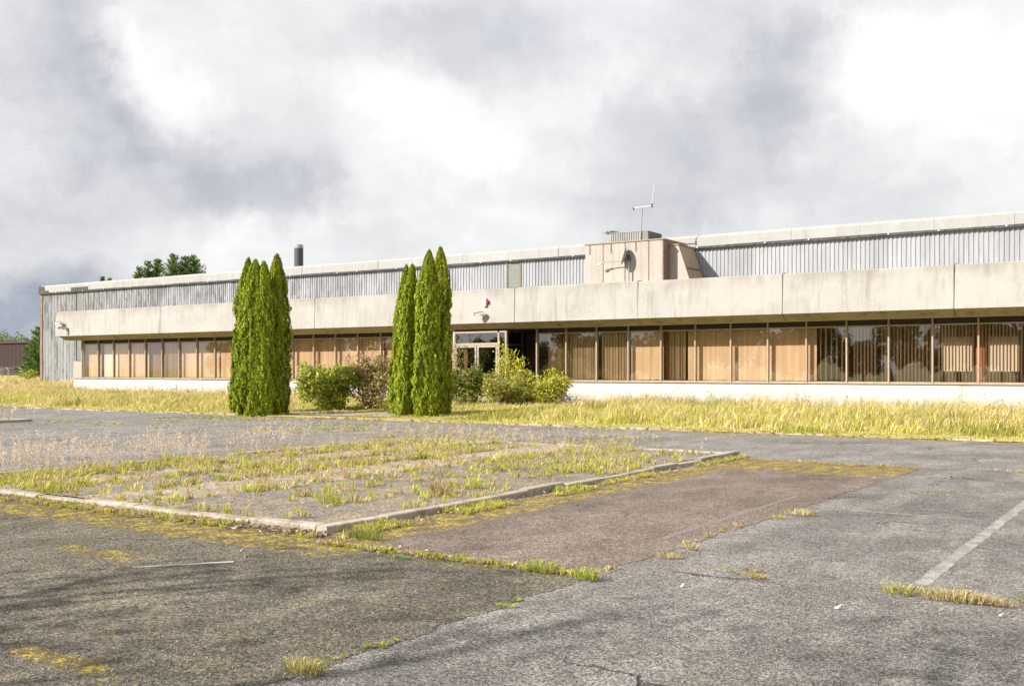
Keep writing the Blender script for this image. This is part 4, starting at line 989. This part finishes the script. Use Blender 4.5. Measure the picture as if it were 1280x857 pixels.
tag(MB().tube((*p0, .016), (*p1, .014), .003, .005, k=6).tube((*p1, .014), (*p2, .014), .008, .007, k=6).build('stick', M['board']), 'thin pale stick lying on the dark asphalt at the left', 'stick')

# ------------------------------------------------------------------ background trees
def conifer(name, x, y, h, r, label, group, seed, up=.35, z0=None):
    global rng
    rng = np.random.default_rng(900 + seed); root = empty(name, (x, y, 0 if z0 is None else z0)); tag(root, label, 'conifer', group)
    o = MB().tube((0, 0, 0), (0, 0, h * .97), h * .02 + .05, .02, k=7).build('trunk', M['bark']); o.parent = root
    Cs, As, Bs = [], [], []
    t_ = .06
    while t_ < .985:
        nb = rng.integers(6, 10)
        for b in range(nb):
            a = rng.uniform(0, 2 * math.pi); L = r * (1 - t_) ** .75 * rng.uniform(.6, 1.15) + .12
            k = max(4, int(L / .085)); s_ = np.linspace(.12, 1, k) * L
            zz_ = t_ * h + up * s_ * (s_ / L) + rng.normal(0, .04); d_ = np.array([math.cos(a), math.sin(a), 0])
            P = d_ * s_[:, None] + np.c_[np.zeros(k), np.zeros(k), zz_]
            for side in (-1, 0, 1):
                A = unit(d_ * .6 + np.array([-d_[1], d_[0], 0]) * side * .8 + np.array([0, 0, up * .9 + .15]) + rng.normal(0, .25, (k, 3)))
                Cs.append(P + A * .08 + rng.normal(0, .04, (k, 3))); As.append(A * rng.uniform(.08, .16, (k, 1))); Bs.append(unit(np.cross(A, rng.normal(0, 1, (k, 3)))) * .045)
        t_ += .21 / h * rng.uniform(.7, 1.3)
    C, A, B = map(np.concatenate, (Cs, As, Bs))
    fast_mesh('crown', *leaf_arrays(C, A, B, mixcol([(.065, .13, .025), (.11, .19, .035), (.17, .25, .045)], len(C), .25)), M['veg'], root)
    return root
YB = 92.0
for k, (px, ty, r_, lab) in enumerate([(174, 332, 2.0, 'leftmost spire of the conifers above the warehouse roof'), (185, 325, 2.2, 'second spire from the left above the warehouse roof'),
                                       (197, 322, 2.4, 'third spire from the left above the warehouse roof'), (217, 317, 3.0, 'tallest conifer standing up behind the warehouse roof'),
                                       (232, 318, 2.6, 'bushy conifer right of the tallest one behind the roof'), (242, 319, 3.6, 'rightmost conifer behind the roof with a long side branch')]):
    yy = YB + 1.2 * (k % 3); x = gx(px, yy); conifer('tall_conifer', x, yy, gz(px, ty, yy), r_ * 1.7, lab, 'conifers rising behind the warehouse roof', k, .5)
for k, (px, ty) in enumerate([(128, 343), (137, 346)]):
    x = gx(px, 94); conifer('small_conifer', x, 94, gz(px, ty, 94), 1.0, ['tiny conifer tip showing left above the warehouse roof', 'second tiny conifer tip showing above the warehouse roof'][k], 'conifer tips above the far roof', 20 + k, .4)
yy = 56; x = gx(44, yy); conifer('conifer', x + .6, yy, gz(44, 408, yy) - .6, 2.0, 'dark green conifer beside the left end of the warehouse', None, 30, .35, .6)
yy = 50; x = gx(33, yy); shrub('shrub', x, yy, 2.0, 1.4, 1.0, GRN, 'low grey green bush at the foot of the conifer by the warehouse', n_=1500, ls=.12, seed=31)

# dark shed, hedge of trees and fence, far left
SY = 150.0
sh = empty('shed', (gx(-40, SY), SY, 0)); tag(sh, 'long dark brown shed in the distance at the left edge', 'shed')
s1 = gx(42, SY) - gx(-40, SY); s0_ = gx(-260, SY) - gx(-40, SY); shz = gz(20, 429, SY)
def corrx(xa_, xb_, z0, z1, pitch=.6):
    mb = MB(); x = xa_
    while x < xb_: mb.box(x, x + pitch * .55, -.05, 0, z0, z1); x += pitch
    mb.box(xa_, xb_, 0, 14, z0, z1); return mb
o = corrx(s0_, s1, 0, shz).build('wall', M['shed']); o.parent = sh
o = MB().prism([(-.4, shz + .003), (-.4, shz + .2), (7, shz + .9), (14.4, shz + .2), (14.4, shz + .003)], 'x', s0_ - .3, s1 + .3).build('roof', M['shed']); o.parent = sh
rng = np.random.default_rng(1234)
def wood(xa_, xb_, y, h0, h1, n_, ls, cols):
    X = rng.uniform(xa_, xb_, n_); hh = h0 + (h1 - h0) * vnoise(X, X * 0, 9, 3) * .7 + (h1 - h0) * .3 * vnoise(X, X * 0, 3, 4)
    Y = y + rng.uniform(0, 14, n_); Z = hh * rng.random(n_) ** .5 * (1 - .3 * vnoise(X, Y, 4, 8))
    A = unit(rng.normal(0, 1, (n_, 3))); B = unit(np.cross(A, rng.normal(0, 1, (n_, 3)))); l = rng.uniform(.6, 1.3, (n_, 1)) * ls
    return leaf_arrays(np.c_[X, Y, Z], A * l, B * l * .7, mixcol(cols, n_, .25))
yw = 260
hw = gz(10, 418, yw)
tag(fast_mesh('far_wood', *wood(gx(-420, yw), gx(75, yw), yw, hw * .85, hw * 1.3, 70000, .42, [(.15, .19, .03), (.22, .24, .04), (.10, .14, .03)]), M['veg']), 'line of green woodland on the horizon at the far left', 'wood', kind='stuff')
# chain link fence with cranked concrete posts
FYL = 66.0
fn = empty('security_fence', (gx(20, FYL), FYL, .65)); tag(fn, 'wire security fence with cranked pale posts in front of the brown shed', 'fence')
ox = gx(20, FYL)
mbp = []
for px in (-60, -35, -12, 10.5, 27, 44):
    x = gx(px, FYL) - ox
    o = MB().tube((x, 0, -.3), (x, 0, 1.05), .06, .05, k=6).tube((x, 0, 1.05), (x - .28, -.1, 1.32), .045, .035, k=6).build('post', M['trim']); o.parent = fn
mb = MB(); xa_, xb_ = gx(-60, FYL) - ox, gx(46, FYL) - ox
for z in (.15, .4, .65, .9): mb.tube((xa_, 0, z), (xb_, 0, z), .012, k=4)
for q in (.3, .65, 1): mb.tube((xa_ - .28 * q, -.1 * q, 1.05 + .27 * q), (xb_ - .28 * q, -.1 * q, 1.05 + .27 * q), .010, k=4)
x = xa_
while x < xb_: mb.tube((x, 0, -.1), (x, 0, .95), .005, k=3, cap=False); x += .3
o = mb.build('wire_mesh', M['metal']); o.parent = fn
gt = empty('gate_pillar', (gx(0, FYL - 3), FYL - 3, .5)); tag(gt, 'short pale pillar at the left edge in front of the fence', 'pillar')
o = MB().box(-.6, .28, -.2, .2, -.2, 1.15).build('shaft', M['trim']); o.parent = gt
o = MB().prism([(-.64, 1.15), (.32, 1.15), (.2, 1.25), (-.5, 1.25)], 'y', -.24, .24).build('cap', M['trim']); o.parent = gt

# ------------------------------------------------------------------ trees on the near side of the car park: mirrored in the windows, shading the foreground
def bare_tree(x, y, h, label, seed, leaves=900):
    rr = random.Random(seed); global rng; rng = np.random.default_rng(seed)
    root = empty('bare_tree', (x, y, 0)); tag(root, label, 'tree', 'trees on the near side of the car park')
    mb = MB(); tips = []
    def grow(p, d, L, r, lev):
        segs = 3; q = p
        for i in range(segs):
            d = (d + Vector((rr.gauss(0, .12), rr.gauss(0, .12), rr.gauss(.04, .08)))).normalized(); e = q + d * (L / segs)
            mb.tube(tuple(q), tuple(e), r * (1 - .25 * i / segs), r * (1 - .25 * (i + 1) / segs), k=6 if lev < 2 else 4, cap=False); q = e
        if lev >= 4: tips.append(q); return
        for i in range(rr.choice((2, 3, 3))):
            a = rr.uniform(0, 2 * math.pi); s_ = d.orthogonal().normalized(); t2 = d.cross(s_)
            nd = (d * rr.uniform(.6, 1.0) + (s_ * math.cos(a) + t2 * math.sin(a)) * rr.uniform(.45, .9)).normalized()
            grow(q, nd, L * rr.uniform(.62, .85), r * .62, lev + 1)
    grow(Vector((0, 0, -.1)), Vector((0, 0, 1)), h * .30, h * .02, 0)
    o = mb.build('trunk', M['bark']); o.parent = root
    T_ = np.array([tuple(t_) for t_ in tips]); k = rng.integers(0, len(T_), leaves); C = T_[k] + rng.normal(0, .35, (leaves, 3)); A = unit(rng.normal(0, 1, (leaves, 3))) * .07
    B = unit(np.cross(A, rng.normal(0, 1, (leaves, 3)))) * .045
    fast_mesh('crown', *leaf_arrays(C, A, B, mixcol([(.12, .12, .03), (.2, .14, .04)], leaves)), M['veg'], root)
for k, (x, y, h, lf) in enumerate([(-15.5, -7.5, 11.5, 2600), (-11.0, -8.0, 12.0, 3000), (-7.5, -9.5, 12.5, 1500), (-22, -14, 9, 2500), (-3.2, -12.5, 12.0, 900)]):
    bare_tree(x, y, h, ['sparse tree second from the left on the near side of the car park', 'sparse tree in the middle of the near side row', 'sparse tree second from the right on the near side of the car park', 'shortest sparse tree, leftmost on the near side of the car park', 'sparse tree rightmost on the near side of the car park'][k], 50 + k, lf)
def bushy(seed, h, w_):
    r2 = np.random.default_rng(seed); n_ = 2600
    cs = np.c_[r2.normal(0, w_ * .25, 14), r2.normal(0, w_ * .25, 14), h * r2.uniform(.35, .88, 14)]; rs = r2.uniform(.14, .22, 14) * h
    k = r2.integers(0, 14, n_); d_ = unit(r2.normal(0, 1, (n_, 3))); C = cs[k] + d_ * (rs[k] * r2.uniform(.4, 1.1, n_))[:, None]
    A = unit(r2.normal(0, 1, (n_, 3))); B = unit(np.cross(A, r2.normal(0, 1, (n_, 3)))); l = r2.uniform(.12, .26, (n_, 1))
    root = empty('hedgerow_tree', (0, 0, 0)); o = MB().tube((0, 0, -.1), (0, 0, h * .6), .16, .07, k=7).build('trunk', M['bark']); o.parent = root
    fast_mesh('crown', *leaf_arrays(C, A * l, B * l * .7, mixcol([(.05, .08, .02), (.08, .11, .02), (.12, .12, .03)], n_)), M['veg'], root); return root
protos = [bushy(81, 6.2, 4.2), bushy(82, 7.4, 4.5), bushy(83, 5.4, 5.0)]
rr = random.Random(5); x = -125.0; first = set(); k = 0
while x < 22:
    pi = rr.randrange(3); src = protos[pi]
    if pi not in first: r_ = src; first.add(pi)
    else:
        r_ = src.copy(); COL.objects.link(r_)
        for ch in list(src.children): c = ch.copy(); COL.objects.link(c); c.parent = r_
    r_.location = (x, -30 + rr.uniform(-3, 3), 0); r_.rotation_euler = (0, 0, rr.uniform(0, 6.28)); s_ = rr.uniform(.8, 1.15); r_.scale = (s_, s_, s_ * rr.uniform(.85, 1.2))
    tag(r_, 'bushy tree in the hedgerow across the car park, mirrored in the windows', 'tree', 'hedgerow trees mirrored in the windows')
    x += rr.uniform(1.8, 4.2)
